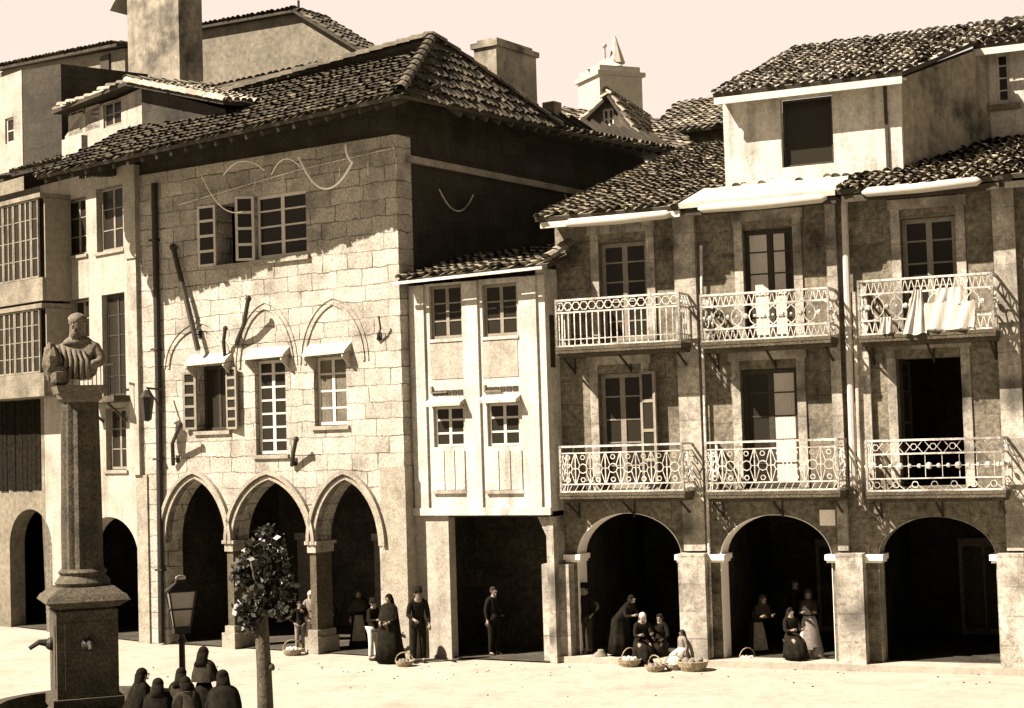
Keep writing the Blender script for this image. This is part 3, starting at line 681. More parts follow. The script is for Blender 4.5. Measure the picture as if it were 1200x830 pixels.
# pilasters between houses
def pil(par, u0, u1, z0, z1, yo=-.14, m='pil', name='pilaster'):
    mb = MB(); mb.box(u0, u1, yo, -.001, z0, z1); return mb.build(name, MT[m], par)
for si, (pa, pb, pla, plb) in enumerate(((795, 820, 801, 838), (974, 986, 984, 1022), (1170, 1196, 1172, 1210))):
    u0, u1 = R.U(pa, 400), R.U(pb, 400); pil(houses[si], u0+.0, u1, 2.6, ZRT+.1)
    u0, u1 = R.U(pla, 700), R.U(plb, 700); pil(houses[si], u0+.02, u1-.1, -.05, 2.55, -.38, name='pier')
u0, u1 = R.U(640, 700), R.U(676, 700); pil(houses[0], u0+.05, u1-.05, -.05, 2.3, -.34, name='pier')
# drain pipes
m_ = MB(); m_.tube([(R.U(822, 300, .12), -.12, 9.6), (R.U(823, 400, .12), -.12, 7.2), (R.U(835, 768, .12), -.14, .2)], .035, 6); m_.build('downpipe', MT['wiron'], houses[1])
m_ = MB(); m_.tube([(R.U(989, 228, .22), -.22, 10.3), (R.U(990, 262, .2), -.2, 9.7), (R.U(1000, 560, .2), -.2, 4.0)], .075, 8); m_.build('downpipe', MT['wpaint'], houses[1])
m_ = MB(); m_.tube([(R.U(1001, 340, .16), -.16, 8.3), (R.U(1009, 590, .16), -.16, 3.6)], .06, 6); m_.box(R.U(1006, 560, .1)-.0, R.U(1006, 560, .1)+.35, -.12, 0, 3.9, 8.3); m_.build('pilaster_strip', MT['pil'], houses[2])
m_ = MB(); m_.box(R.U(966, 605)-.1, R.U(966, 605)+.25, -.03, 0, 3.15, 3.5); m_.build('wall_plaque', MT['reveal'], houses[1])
# roofs over each house
sl_ = .29
def rz(y): return ZRT+.05 + (y+.9)*sl_
for si, s_ in enumerate(specs):
    ua, ub = s_['u']; m_ = MB()
    if si == 0: ua -= .12
    zoff = (0, -.0, .02, .04)[si]
    yb = 11.0
    P = lambda x, y, dz=0: Vector((x, y, rz(y)+zoff+dz))
    if si == 1:
        m_.tiles([P(ua, 1.05), P(ub, 1.05), P(ub, yb), P(ua, yb)], w=.22, Lc=.38, jit=2.0)
    else: m_.tiles([P(ua, -.92), P(ub, -.92), P(ub, yb), P(ua, yb)], w=.22, Lc=.38, jit=2.0)
    rfo = m_.build('roof', [MT['tile'], MT['soffit']], houses[si], normals=False)
    m_ = MB(); m_.tiles([P(ub, 2*yb+.92-yb+11, -6.9), P(ua, 2*yb+.92-yb+11, -6.9), P(ua, yb), P(ub, yb)], w=.4, Lc=.8); m_.build('rear_roof', [MT['tile'], MT['soffit']], houses[si], normals=False)
    m_ = MB(); m_.box(ua+.12, ub, -.88, -.82, rz(-.9)-.26, rz(-.9)-.12); m_.build('fascia', MT['wpaint' if si == 0 else 'soffit'], houses[si])
    m_ = MB()
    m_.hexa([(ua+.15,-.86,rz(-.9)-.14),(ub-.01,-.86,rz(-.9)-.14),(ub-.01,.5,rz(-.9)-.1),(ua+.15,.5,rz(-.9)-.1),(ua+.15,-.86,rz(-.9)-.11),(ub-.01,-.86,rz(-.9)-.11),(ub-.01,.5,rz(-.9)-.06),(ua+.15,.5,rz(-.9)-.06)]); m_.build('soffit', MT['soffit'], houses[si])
    if si == 1:   # mortar apron in front of the dormer
        m_ = MB(); xa, xb = R.U(815, 225, .5), R.U(1005, 210, .5)
        m_.hexa([P(ua,-.95,-.08), P(ub,-.95,-.08), P(ub,1.06,-.08), P(ua,1.06,-.08), P(ua,-.95,.04), P(ub,-.95,.04), P(ub,1.06,.06), P(ua,1.06,.06)]); m_.build('apron', MT['mortar'], houses[1])
# left gable and rear walls of the row
m_ = MB(); m_.prism([(-.0, 0), (.001, 0), (.001, 1), (0, 1)], .6, .7) if False else None
P_ = [(.02, .56, -.3), (.02, 11, -.3), (.02, 11, rz(11)-.12), (.02, .56, rz(.56)-.12)]
m_.hexa([P_[0], P_[1], (.045, 11, -.3), (.045, .56, -.3), P_[3], P_[2], (.045, 11, rz(11)-.12), (.045, .56, rz(.56)-.12)]); m_.build('side_wall', MT['balc'], houses[0])
m_ = MB(); m_.box(15.0, 15.48, .56, 14, -.3, 10.4); m_.box(.5, 15, 14, 14.5, -.3, 12.5); m_.build('rear_wall', MT['balc'], houses[3])

# dormer on the middle house
dm = thing('x', 'x', 'x'); bpy.data.objects.remove(dm)
DY = 1.0
d0, dz0 = R.uz(850, 208, -DY); d1, _ = R.uz(1040, 190, -DY); dzt = R.Z(945, 110, -DY)
o0, o1, oz0, oz1 = prect(R, 915, 976, 113, 194, -DY)
m_ = MB(); m_.wall([(d0, 10.9), (d1+.35, 10.9), (d1+.35, dzt+.1), (d0, dzt+.1)], [rect(o0, o1, oz0, oz1)], DY, DY+.2)
dorm = m_.build('dormer', MT['white'], houses[1])
window(houses[1], o0+.02, o1-.02, oz0+.02, oz1-.02, DY+.15, 1, 1, 'dpaint', 'dormer_window', fw=.05)
m_ = MB(); m_.box(d1-.02, d1+.05, DY-.05, DY-.001, 11.1, dzt); m_.build('downpipe', MT['dpaint'], dorm)
# splayed side wall
bx_, _ = R.uz(1160, 120, -5.0)
m_ = MB(); A = (d1+.35, DY+.0); B = (bx_, 5.0)
m_.hexa([(A[0],A[1]+.2,10.8),(B[0],B[1],10.8),(B[0]-.3,B[1],10.8),(A[0]-.3,A[1]+.2,10.8),(A[0],A[1]+.2,dzt+.15),(B[0],B[1],R.Z(1125,52,-4.0)+.1),(B[0]-.3,B[1],R.Z(1125,52,-4.0)+.1),(A[0]-.3,A[1]+.2,dzt+.15)]); m_.build('side_wall', MT['dirty'], dorm)
m_ = MB(); m_.box(d0, d0+.2, DY+.201, 6, 10.8, dzt); m_.build('dormer_cheek', MT['white'], dorm)
ea = Vector((R.U(835, 110, -.5), .5, R.Z(835, 110, -.5))); eb = Vector((R.U(1056, 82, -.5)+.02, .5, R.Z(1056, 84, -.5)))
rg0 = R.uz(932, 57, -7.6); rg1 = R.uz(1205, 8, -7.6)
ra = Vector((rg0[0], 7.6, rg0[1])); rb = Vector((rg1[0], 7.6, rg1[1]))
B2 = Vector((R.U(1145, 42, -4.2), 4.2, R.Z(1145, 42, -4.2)))
rb = ra + (eb-ea)*((rb.x-ra.x)/(eb.x-ea.x))
m_ = MB(); m_.tiles([ea, eb, rb, ra], w=.21, Lc=.36, jit=1.9)
m_.build('dormer_roof', [MT['tile_pale'], MT['soffit']], houses[1], normals=False)
m_ = MB(); m_.bar(ea+Vector((.05,-.05,-.2)), eb+Vector((0,-.05,-.2)), .06, .16); m_.hexa([ea+Vector((.1,0,-.18)), eb+Vector((0,0,-.18)), Vector((eb.x, DY+.02, eb.z-.1)), Vector((ea.x+.1, DY+.02, ea.z-.1)), ea+Vector((.1,0,-.13)), eb+Vector((0,0,-.13)), Vector((eb.x, DY+.02, eb.z-.05)), Vector((ea.x+.1, DY+.02, ea.z-.05))]); m_.build('fascia', MT['wpaint'], dorm)
# attic of the house further right
E0 = bx_
et, eb_ = R.Z(1170, 50, -5), R.Z(1190, 152, -5)
x0, x1, z0, z1 = prect(R, 1167, 1183, 62, 120, -5)
m_ = MB(); m_.wall([(E0-.2, 11), (15.3, 11), (15.3, et+.1), (E0-.2, et+.1)], [rect(x0, x1, z0, z1)], 5.0, 5.2); att = m_.build('attic_wall', MT['white'], houses[3])
window(houses[3], x0, x1, z0, z1, 5.08, 1, 4, 'wpaint', 'attic_window')
m_ = MB(); q0 = Vector((R.U(1140, 54, -4.5), 4.5, R.Z(1140, 54, -4.5))); q1 = Vector((15.6, 4.5, q0.z))
m_.tiles([q0, q1, q1+Vector((0, 6, 1.9)), q0+Vector((0, 6, 1.9))], jit=1.4); m_.build('attic_roof', [MT['tile_pale'], MT['soffit']], houses[3], normals=False)
m_ = MB(); m_.bar(q0+Vector((0,-.04,-.18)), q1+Vector((0,-.04,-.18)), .06, .16); m_.build('fascia', MT['wpaint'], att)
m_ = MB(); m_.box(x0-.2, x1+.25, 4.85, 5.0, z0-.2, z0-.06); m_.build('sill', MT['grey'], att)

# laundry on the third house
def cloth(pl, poly_px, v, name, label, cat, group=None):
    o = MB(); P = [pl.uz(px, py, v) for px, py in poly_px]; (xl, zt), (xr, _), (xrb, zb), (xlb, _) = P; nx = 16; nz = 8; ids = {}
    for side in (0, 1):
        for i in range(nx+1):
            for j in range(nz+1):
                t = i/nx; q = j/nz; xx = (xl+(xr-xl)*t)*(1-q) + (xlb+(xrb-xlb)*t)*q; zz = zt+(zb-zt)*q + .02*math.sin(t*9)*q
                ids[side, i, j] = o.V((xx, -v-.03*math.sin(t*11)*q-.02*math.sin(t*23+q*3)+side*.012, zz))
    for side in (0, 1):
        for i in range(nx):
            for j in range(nz): o.Fc([ids[side,i,j], ids[side,i+1,j], ids[side,i+1,j+1], ids[side,i,j+1]])
    ob = o.build(name, MT['cloth_w'], smooth=True); ob.location = pl.o; ob.rotation_euler = (0, 0, -pl.a); return tag(ob, label, cat, group)
cloth(R, [(1083, 356), (1143, 352), (1141, 384), (1084, 388)], .93, 'sheet', 'wide white sheet hung over the upper right balcony railing', 'sheet')
cloth(R, [(1098, 338), (1128, 336), (1134, 356), (1094, 358)], .9, 'pillow_case', 'small white cloth heaped on top of the wide sheet', 'cloth')
cloth(R, [(1032, 372), (1045, 371), (1047, 390), (1031, 391)], .93, 'towel', 'small pale towel low on the left of the upper right balcony railing', 'towel')
cloth(R, [(1070, 340), (1080, 339), (1086, 391), (1058, 392)], .95, 'white_garment', 'long white garment hanging in a cone beside the wide sheet', 'garment')

# ================================================================== LEFT HOUSES
lh = on(L, 'plastered_house', 'pale plastered house left of the downpipe with two columns of dark windows', 'house')
lw = [prect(L, 75, 101, 232, 300), prect(L, 113, 144, 218, 294), prect(L, 83, 105, 350, 440), prect(L, 120, 147, 344, 465), prect(L, 85, 105, 480, 552), prect(L, 124, 148, 478, 551)]
la = arch_poly(L.U(98, 680), L.U(163, 690), -.05, 2.3, L.Z(135, 606), False, 10)
LB = -5.05
m_ = MB(); m_.wall([(LB, -.3), (-.06, -.3), (-.06, 13.3), (LB, 13.3)], [rect(*q) for q in lw]+[la], 0, .5); m_.build('wall', MT['white_l'], lh)
shell(lh, LB+.05, -.7, .51, 4, 0, 3.7); shell(lh, LB+.05, -.1, .52, 3, 3.9, 13.2)
for i, (x0, x1, z0, z1) in enumerate(lw):
    window(lh, x0+.02, x1-.02, z0+.02, z1-.02, .16, 2, (3, 3, 4, 5, 3, 3)[i], 'gpaint' if i != 3 else 'dpaint', bw=.03)
    m_ = MB(); m_.box(x0-.08, x1+.08, -.06, .12, z0-.09, z0-.004); m_.build('sill', MT['moulding'], lh)
m_ = MB(); x0, x1, z0, z1 = lw[3]; m_.box(x0-.3, x1+.4, -.65, 0, z0-.17, z0-.0); m_.bar((x0, -.6, z0-.2), (x0, -.0, z0-.7), .06); m_.bar((x1, -.6, z0-.2), (x1, 0, z0-.7), .06)
bl = m_.build('balcony', MT['weathered'], lh)
m_ = MB()
for k in range(9): xx = x0-.25+(x1-x0+.6)*k/8; m_.bar((xx, -.6, z0), (xx, -.6, z0+.85), .02)
m_.bar((x0-.28, -.6, z0+.86), (x1+.38, -.6, z0+.86), .035); m_.build('railing', MT['iron'], bl)
m_ = MB(); m_.tube([(LB+.02, -.1, 12.9), (LB+.02, -.1, 7.2)], .05, 6); m_.build('downpipe', MT['wiron'], lh)
m_ = MB(); m_.box(LB-.02, LB+.22, -.1, 0, 7.3, 13.0); m_.build('pilaster', MT['white_l'], lh)
# roof
m_ = MB(); m_.tiles([(LB-.2, -.85, 13.62), (.55, -.85, 13.55), (.2, 6, 15.7), (LB-.2, 6, 16.1)], jit=1.3); m_.build('roof', [MT['tile_old'], MT['soffit']], lh, normals=False)
m_ = MB(); m_.box(LB, -.06, .3, .9, 13.0, 13.9); m_.build('cornice', MT['soffit'], lh)
# attic gallery dormer
dy = .35
gx0, gx1 = L.U(76, 150, -.0-dy), L.U(168, 130, -dy); gzb, gzt = 13.2, L.Z(150, 108, -dy)
wnd = [prect(L, 80, 97, 128, 158, -dy), prect(L, 100, 117, 124, 152, -dy), prect(L, 121, 142, 118, 148, -dy)]
m_ = MB(); m_.wall([(gx0, gzb), (gx1, gzb), (gx1, gzt), (gx0+.9, gzt-.25), (gx0, gzt-.75)], [rect(*q) for q in wnd[1:]]+[rect(wnd[0][0], wnd[0][1], wnd[0][2], wnd[0][3]-.15)], dy, dy+.15); m_.box(gx1-.15, gx1, dy+.151, 4, gzb, gzt); m_.box(gx0, gx0+.15, dy+.151, 4, gzb, gzt-.8)
dg = m_.build('attic_gallery', MT['white_l'], lh)
for q in wnd: window(lh, q[0], q[1], q[2], q[3], dy+.05, 2, 2, 'gpaint', 'attic_window')
pk = L.uz(147, 96, .1); lf = L.uz(60, 130, .1); rt = L.uz(262, 118, .1)
m_ = MB(); a = Vector((lf[0], -.1, lf[1])); p = Vector((pk[0], -.1, pk[1])); q = Vector((rt[0], -.1, rt[1])); bk = Vector((-.6, 5, .4))
m_.tiles([a+bk, a, p, p+bk], w=.25, jit=1.2); m_.tiles([q, q+bk, p+bk, p], w=.25, jit=1.2); m_.ridge(p+Vector((0,0,.05)), p+bk+Vector((0,0,.05)))
m_.ridge(p+Vector((0,.05,.02)), q+Vector((0,.05,.02)), .13); m_.build('attic_roof', [MT['tile'], MT['soffit']], lh, normals=False)
# brace wall below the right slope
m_ = MB(); m_.prism([(gx1, gzb), (q.x-.3, gzb+.3), (q.x-.5, q.z-.1), (gx1, gzt)], .3, .5); m_.build('attic_side', MT['ashlar_shaded'], lh)
m_ = MB(); x0, x1, z0, z1 = prect(L, 80, 103, 162, 203, .7); m_.box(x0, x1, -.9, -.7, z0, z1); m_.build('parapet', MT['white_l'], lh)

ll = on(L, 'galleried_house', 'house at the left edge with two stacked white glazed galleries over deep shade', 'house')
m_ = MB(); la = arch_poly(L.U(12, 680), L.U(62, 690), -.05, 2.5, L.Z(48, 597), False, 8)
m_.wall([(-13, -.3), (LB-.02, -.3), (LB-.02, 13.3), (-13, 13.3)], [la], 0, .5); m_.box(-13, -12.5, .5, 12, -.3, 13.3); m_.build('wall', MT['grey'], ll)
shell(ll, -12.4, LB-.06, .51, 3.5, 0, 3.9)
gx = L.U(50, 350, .95)
for (z0, z1) in ((7.05, 9.55), (9.8, 12.75)):
    m_ = MB(); m_.box(-12.9, gx, -.95, -.0, z0-.12, z0); m_.box(-12.9, gx, -.95, -.85, z0+.001, z0+.55); m_.box(-12.9, gx+.02, -1.0, 0, z1-.08, z1+.05)
    m_.box(-12.9, gx-.001, -.82, -.76, z0+.6, z1-.1, ) if False else None
    gl = m_.build('gallery', MT['gal'], ll)
    u = -12.9; k = 0
    while u < gx-.3:
        wd_ = .62 if k % 2 == 0 else .42; x1 = min(u+wd_, gx); window(ll, u+.01, x1-.01, z0+.56, z1-.09, -.94, 2 if k % 2 == 0 else 1, 4, 'gpaint' if k % 3 == 1 else 'gal', 'gallery_window', fw=.05, bw=.025); u = x1; k += 1
    m_ = MB(); m_.box(gx-.05, gx, -.84, 0, z0+.001, z1-.09); m_.build('gallery_end', MT['gpaint'], gl)
m_ = MB(); uu = -12.8
while uu < LB-.4:
    ww_ = random.uniform(.2, .3); m_.box(uu, uu+ww_-.02, -.02-random.random()*.03, -.001, 4.15+random.random()*.06, 6.9); uu += ww_
m_.build('painted_shade_boards', MT['cloth_d'], ll)  # near-black boards added to paint the galleries' shade on the wall
m_ = MB(); m_.tiles([(-13, -1.1, 13.35), (LB-.2, -1.1, 13.45), (LB-.2, 6, 15.9), (-13, 6, 15.9)], jit=1.3); m_.build('roof', [MT['tile_old'], MT['soffit']], ll, normals=False)
x0, x1, z0, z1 = prect(L, -30, 26, 92, 192, -.6)
q4 = prect(L, 6, 16, 138, 168, -.6)
m_ = MB(); m_.wall(rect(x0, x1, z0-.5, z1), [rect(*q4)], .6, .8); m_.build('attic_wall', MT['white_l'], ll); window(ll, *q4, .66, 1, 2, name='attic_window')
x2 = L.U(62, 150, -.6); m_ = MB(); m_.hexa([(x1,.62,13),(x2,.9,13),(x2,4,13),(x1,4,13),(x1,.62,z1),(x2,.9,z1-.1),(x2,4,z1),(x1,4,z1)]); m_.build('attic_side', MT['ashlar_shaded'], ll)
# low wall + roof line behind
hb = on(L, 'rear_house', 'grey plastered upper storey rising behind the attic gallery at the left', 'house')
vv = -6.5; A_ = [L.uz(5, 76, vv), L.uz(60, 62, vv), L.uz(146, 50, vv)]
m_ = MB(); m_.prism([(A_[0][0]-3, 12), (A_[2][0], 12), (A_[2][0], A_[2][1]-.2), (A_[0][0], A_[0][1]-.2), (A_[0][0]-3, A_[0][1]-.9)], 6.5, 9); m_.build('wall', MT['grey'], hb)
m_ = MB(); x0, x1, z0, z1 = prect(L, 60, 70, 80, 120, vv); m_.box(x0-.3, x1-.1, 6.42, 6.5, z0, z1); m_.build('timber', MT['dpaint'], hb); m_ = MB(); x0, x1, z0, z1 = prect(L, 120, 130, 65, 110, vv); m_.box(x0, x1, 6.42, 6.5, z0, z1); m_.build('timber', MT['dpaint'], hb)
m_ = MB(); m_.tiles([(A_[0][0]-.3, 6.1, A_[0][1]-.15), (A_[2][0]+.1, 6.1, A_[2][1]-.1), (A_[2][0]+.1, 9.5, A_[2][1]+.4), (A_[0][0]-.3, 9.5, A_[0][1]+.3)]); m_.build('roof', [MT['tile_old'], MT['soffit']], hb, normals=False)
# big chimney
ck = on(G, 'chimney_stack', 'massive pale plastered chimney stack rising out of the top of the frame at the left', 'chimney')
x0, x1 = G.U(150, 60, -7), G.U(210, 60, -7)
zt = G.Z(180, -22, -7)
m_ = MB(); m_.box(x0, x1, 7, 8.1, 12, zt); m_.build('shaft', MT['dirty'], ck); m_ = MB(); m_.box(x0-.15, x1+.15, 6.85, 8.25, zt+.001, zt+.25); m_.build('cap', MT['grey'], ck)
m_ = MB(); a, za = G.uz(131, 10, -7); m_.hexa([(a,6.9,za-.1),(x0-.01,6.9,za+.75),(x0-.01,9,za+.75),(a,9,za-.1),(a,6.9,za),(x0-.01,6.9,za+.88),(x0-.01,9,za+.88),(a,9,za)]); m_.box(a+.7, x0-.01, 7.1, 8.8, 14, za+.45); m_.build('lean_to', MT['white_l'], ck)
# gable house behind
gb = on(G, 'gabled_house', 'large blank grey plaster wall with a low peaked roof behind the stone house', 'house')
vv = -15; pts = [G.uz(p_[0], p_[1], vv) for p_ in ((224, 34), (350, 13), (432, 62))]
m_ = MB(); m_.prism([(pts[0][0]-1, 12), (pts[2][0]+.5, 12), (pts[2][0]+.5, pts[2][1]-.5), (pts[1][0], pts[1][1]-.1), (pts[0][0], pts[0][1]-.1), (pts[0][0]-1, pts[0][1]-.1)], 15, 16.6); m_.build('wall', MT['grey'], gb)
a = Vector((pts[0][0]-1, 14.7, pts[0][1])); p = Vector((pts[1][0], 14.7, pts[1][1])); q = Vector((pts[2][0]+.6, 14.7, pts[2][1]-.4)); bk = Vector((0, 2, .0))
m_ = MB(); m_.tiles([a+bk, a, p, p+bk] if False else [a, p, p+bk, a+bk], cmin=.5, cmax=.8); m_.tiles([q, q+bk, p+bk, p], cmin=.5, cmax=.8)
m_.ridge(p, p+bk); m_.build('roof', [MT['tile_old'], MT['soffit']], gb, normals=False)
m_ = MB(); m_.tube([(p.x, 15, p.z), (p.x, 15, p.z+.4)], .05); m_.build('finial', MT['iron'], gb)

# ================================================================== BACKGROUND RIGHT
sg = on(G, 'small_gabled_house', 'small tiled gable with a little white framed window behind the long dark eave', 'house')
vv = -21
def gp(px, py, v=vv): u, z = G.uz(px, py, v); return Vector((u, -v, z))
pk = gp(716, 108); l_ = gp(680, 150); r_ = gp(752, 160)
m_ = MB(); wq = prect(G, 706, 719, 127, 152, vv)
m_.wall([(l_.x, 12.5), (r_.x, 12.5), (r_.x, r_.z-.1), (pk.x, pk.z-.15), (l_.x, l_.z-.1)], [rect(*wq)], 21, 21.2); m_.build('wall', MT['weathered'], sg)
window(sg, *wq, 21.05, 2, 2, fw=.08, bw=.06)
bk = Vector((-1.5, 6, 0)); fr = Vector((0, -.4, 0))
m_ = MB(); lo = gp(648, 150); lo2 = lo
m_.tiles([l_+fr+bk+Vector((0,0,.2)), l_+fr, pk+fr, pk+fr+bk], w=.3, jit=1.4); m_.tiles([r_+fr, r_+fr+bk*1.0, pk+fr+bk, pk+fr], w=.3, jit=1.4); m_.ridge(pk+fr, pk+fr+bk); m_.build('roof', [MT['tile'], MT['soffit']], sg, normals=False)
m_ = MB(); m_.tiles([gp(600, 165, -20), gp(830, 195, -20), gp(790, 152, -26), gp(660, 128, -26)], w=.3, jit=1.4); m_.build('lower_roof', [MT['tile'], MT['soffit']], sg, normals=False)
bh = on(G, 'tiled_house', 'pale tiled roof between the church turret and the white dormer', 'house')
m_ = MB(); A = gp(768, 150, -24); B = gp(846, 150, -24); m_.prism([(A.x+.3, 10), (B.x+3, 10), (B.x+3, B.z+.3), (A.x+.3, A.z)], 24.4, 30); m_.build('wall', MT['weathered'], bh)
m_ = MB(); m_.tiles([gp(760, 158, -23.6), gp(880, 143, -23.6), gp(880, 108, -29), gp(795, 122, -29)], w=.32, jit=1.5); m_.build('roof', [MT['tile'], MT['soffit']], bh, normals=False)
# turret far away
tw = thing('church_turret', 'faint pale stone church turret with a small pinnacle far behind the roofs', 'tower', atdepth(716, 140, 90), R_(24)); tz = tw.location.z; tw.location.z = 0
s_ = 90/F; base = tz
def tzp(py): return atdepth(716, py, 90).z
m_ = MB(); hw = 28*s_; m_.box(-hw, hw, -hw, hw, 0, tzp(95)); m_.box(-hw*1.12, hw*1.12, -hw*1.12, hw*1.12, tzp(95)+.002, tzp(90)); m_.box(-hw*.95, hw*.95, -hw*.95, hw*.95, tzp(90)+.002, tzp(83)); m_.build('shaft', MT['far'], tw)
m_ = MB(); m_.loft([((0,0,tzp(83)), hw*1.1, hw*1.1), ((0,0,tzp(76)), hw*.5, hw*.5), ((0,0,tzp(70)), hw*.32, hw*.32)], 4); m_.build('cap_roof', MT['far'], tw)
m_ = MB(); m_.loft([((.45,0,tzp(74)), .5, .5), ((.45,0,tzp(66)), .38, .38), ((.4,0,tzp(42)), .06, .06)], 8); m_.ball((-.25, 0, tzp(54)), .14); m_.bar((-.25,0,tzp(74)), (-.25,0,tzp(54)), .08); m_.build('pinnacle', MT['far'], tw)

# ================================================================== NEAR SIDE OF THE SQUARE (unseen row, added to block low sky light from the facades)
for i, (xa, xb, hh_, wv) in enumerate(((-24, -9, 12.5, 3), (-8.98, 7, 13.5, 3), (7.02, 24, 12.0, 3), (24.02, 44, 13.0, 3))):
    o = thing('sky_blocker_house', 'unseen terraced house number %s from the west, added behind the viewer to block sky' % ('one', 'two', 'three', 'four')[i], 'house', (0, -1.2, 0), 0, 'added sky-blocking houses behind the viewer')
    hs = [rect(xa+1.5+k*3.2, xa+2.7+k*3.2, zz, zz+2.1) for k in range(int((xb-xa-2.5)/3.2)+1) for zz in (.3, 4.2, 8.0) if xa+2.7+k*3.2 < xb-.3]
    m_ = MB(); m_.wall([(xa, -.3), (xb, -.3), (xb, hh_), (xa, hh_)], hs, -.5, 0); m_.box(xa, xb, -9, -8.6, -.3, hh_); m_.box(xa, xa+.3, -8.6, -.5, -.3, hh_); m_.box(xb-.3, xb, -8.6, -.5, -.3, hh_)
    m_.build('wall', MT['grey'], o)
    for q in hs: window(o, q[0][0], q[1][0], q[0][1], q[2][1], -.3, 2, 4, 'gpaint')
    m_ = MB(); m_.tiles([(xa, .5, hh_-.1), (xb, .5, hh_-.1), (xb, -4.5, hh_+2), (xa, -4.5, hh_+2)], w=.5, Lc=1); m_.tiles([(xb, -9.4, hh_-.1), (xa, -9.4, hh_-.1), (xa, -4.5, hh_+2), (xb, -4.5, hh_+2)], w=.5, Lc=1); m_.build('roof', [MT['tile_old'], MT['soffit']], o, normals=False)
# ================================================================== FOUNTAIN COLUMN
fc = Vector((-7.95, 30.5, 0))
fo = thing('column_fountain', 'tall dark stone fountain column with a bust on top at the left foreground', 'fountain', fc, R_(22))
def sq(mb, hw, z0, z1, hw2=None):
    hw2 = hw2 or hw; mb.hexa([(-hw,-hw,z0),(hw,-hw,z0),(hw,hw,z0),(-hw,hw,z0),(-hw2,-hw2,z1),(hw2,-hw2,z1),(hw2,hw2,z1),(-hw2,hw2,z1)])
m_ = MB(); sq(m_, .54, .9, 2.45); sq(m_, .62, .72, .9); sq(m_, .46, 2.45, 2.5)
for (cx, cy, rx, ry) in ((0,-.545,.36,.0),): m_.box(-.4, .4, -.56, -.541, 1.05, 2.25)
m_.box(-.555, -.541, -.38, .38, 1.1, 2.2)
ped = m_.build('pedestal', MT['fount'], fo)
m_ = MB(); sq(m_, .56, 2.5, 2.62, .74); sq(m_, .74, 2.622, 2.72, .68); sq(m_, .66, 2.722, 2.86, .5); m_.build('cornice', MT['fount'], ped)
for sg_, ax in ((-1, 0), (0, -1)):
    m_ = MB(); a = Vector((sg_*.54, ax*.54, 1.85)); d = Vector((sg_, ax, 0)); m_.tube([a, a+d*.25+Vector((0,0,.04)), a+d*.42+Vector((0,0,-.06))], [.09, .05, .04], 8); m_.ball(a+d*.03, .12); m_.build('spout', MT['iron'], ped)
m_ = MB(); n = 20; seg = []
for k in range(n+1):
    pass
ro, ri = 1.75, 1.5
rings = [((0,0,-.05), ro*.94, ro*.94), ((0,0,.55), ro*.92, ro*.92), ((0,0,.62), ro, ro), ((0,0,.78), ro*1.02, ro*1.02), ((0,0,.79), ri, ri), ((0,0,.3), ri*.95, ri*.95)]
m_.loft(rings, 24); bs_ = m_.build('basin', MT['fount'], fo)
m_ = MB(); m_.loft([((0,0,.3), .75, .75), ((0,0,.72), .66, .66)], 8); m_.build('basin_foot', MT['fount'], fo)
m_ = MB(); m_.loft([((0,0,2.86), .46, .46), ((0,0,2.93), .5, .5), ((0,0,3.0), .45, .45), ((0,0,3.06), .40, .40), ((0,0,3.12), .44, .44), ((0,0,3.18), .385, .385)], 20); m_.build('column_base', MT['fount'], fo)
m_ = MB(); N_ = 48; prof = []
for z, r in ((3.18, .375), (4.2, .37), (5.3, .355), (6.2, .34)):
    prof.append([m_.V(((r*(1-.11*(.5+.5*math.cos(12*t)))*math.cos(t)), (r*(1-.11*(.5+.5*math.cos(12*t)))*math.sin(t)), z)) for t in [2*math.pi*j/N_ for j in range(N_)]])
for k in range(3):
    for j in range(N_): m_.Fc([prof[k][j], prof[k][(j+1)%N_], prof[k+1][(j+1)%N_], prof[k+1][j]])
m_.build('shaft', MT['fount'], fo)
m_ = MB(); m_.loft([((0,0,6.2), .34, .34), ((0,0,6.26), .4, .4), ((0,0,6.36), .42, .42)], 20); sq(m_, .42, 6.36, 6.5, .46)
m_.build('capital', MT['bust'], fo)

# ------------------------------------------------------------------ people
def skin_mesh(V, E, sub=1):
    """V: {name: (pos, r)}; returns (verts, faces) of a skinned, subdivided surface"""
    keys = list(V); me = bpy.data.meshes.new('t'); me.from_pydata([V[k][0] for k in keys], [(keys.index(a), keys.index(b)) for a, b in E], [])
    o = bpy.data.objects.new('t', me); C.objects.link(o)
    md = o.modifiers.new('s', 'SKIN'); md.use_smooth_shade = True
    if not me.skin_vertices: me.attributes.new('s', 'FLOAT', 'POINT')
    for i, k in enumerate(keys):
        sv = me.skin_vertices[0].data[i]; r = V[k][1]; sv.radius = r if isinstance(r, tuple) else (r, r); sv.use_root = (i == 0)
    sb = o.modifiers.new('b', 'SUBSURF'); sb.levels = sub; sb.render_levels = sub
    bpy.context.view_layer.update(); ev = o.evaluated_get(bpy.context.evaluated_depsgraph_get()); m2 = bpy.data.meshes.new_from_object(ev)
    vs_ = [tuple(v.co) for v in m2.vertices]; fs = [tuple(p.vertices) for p in m2.polygons]
    bpy.data.objects.remove(o); bpy.data.meshes.remove(me); bpy.data.meshes.remove(m2); return vs_, fs
def addmesh(mb, vf):
    b0 = len(mb.v); mb.v += vf[0]
    for f in vf[1]: mb.f.append(tuple(i+b0 for i in f)); mb.m.append(mb.cur); mb.c.append(1.0)
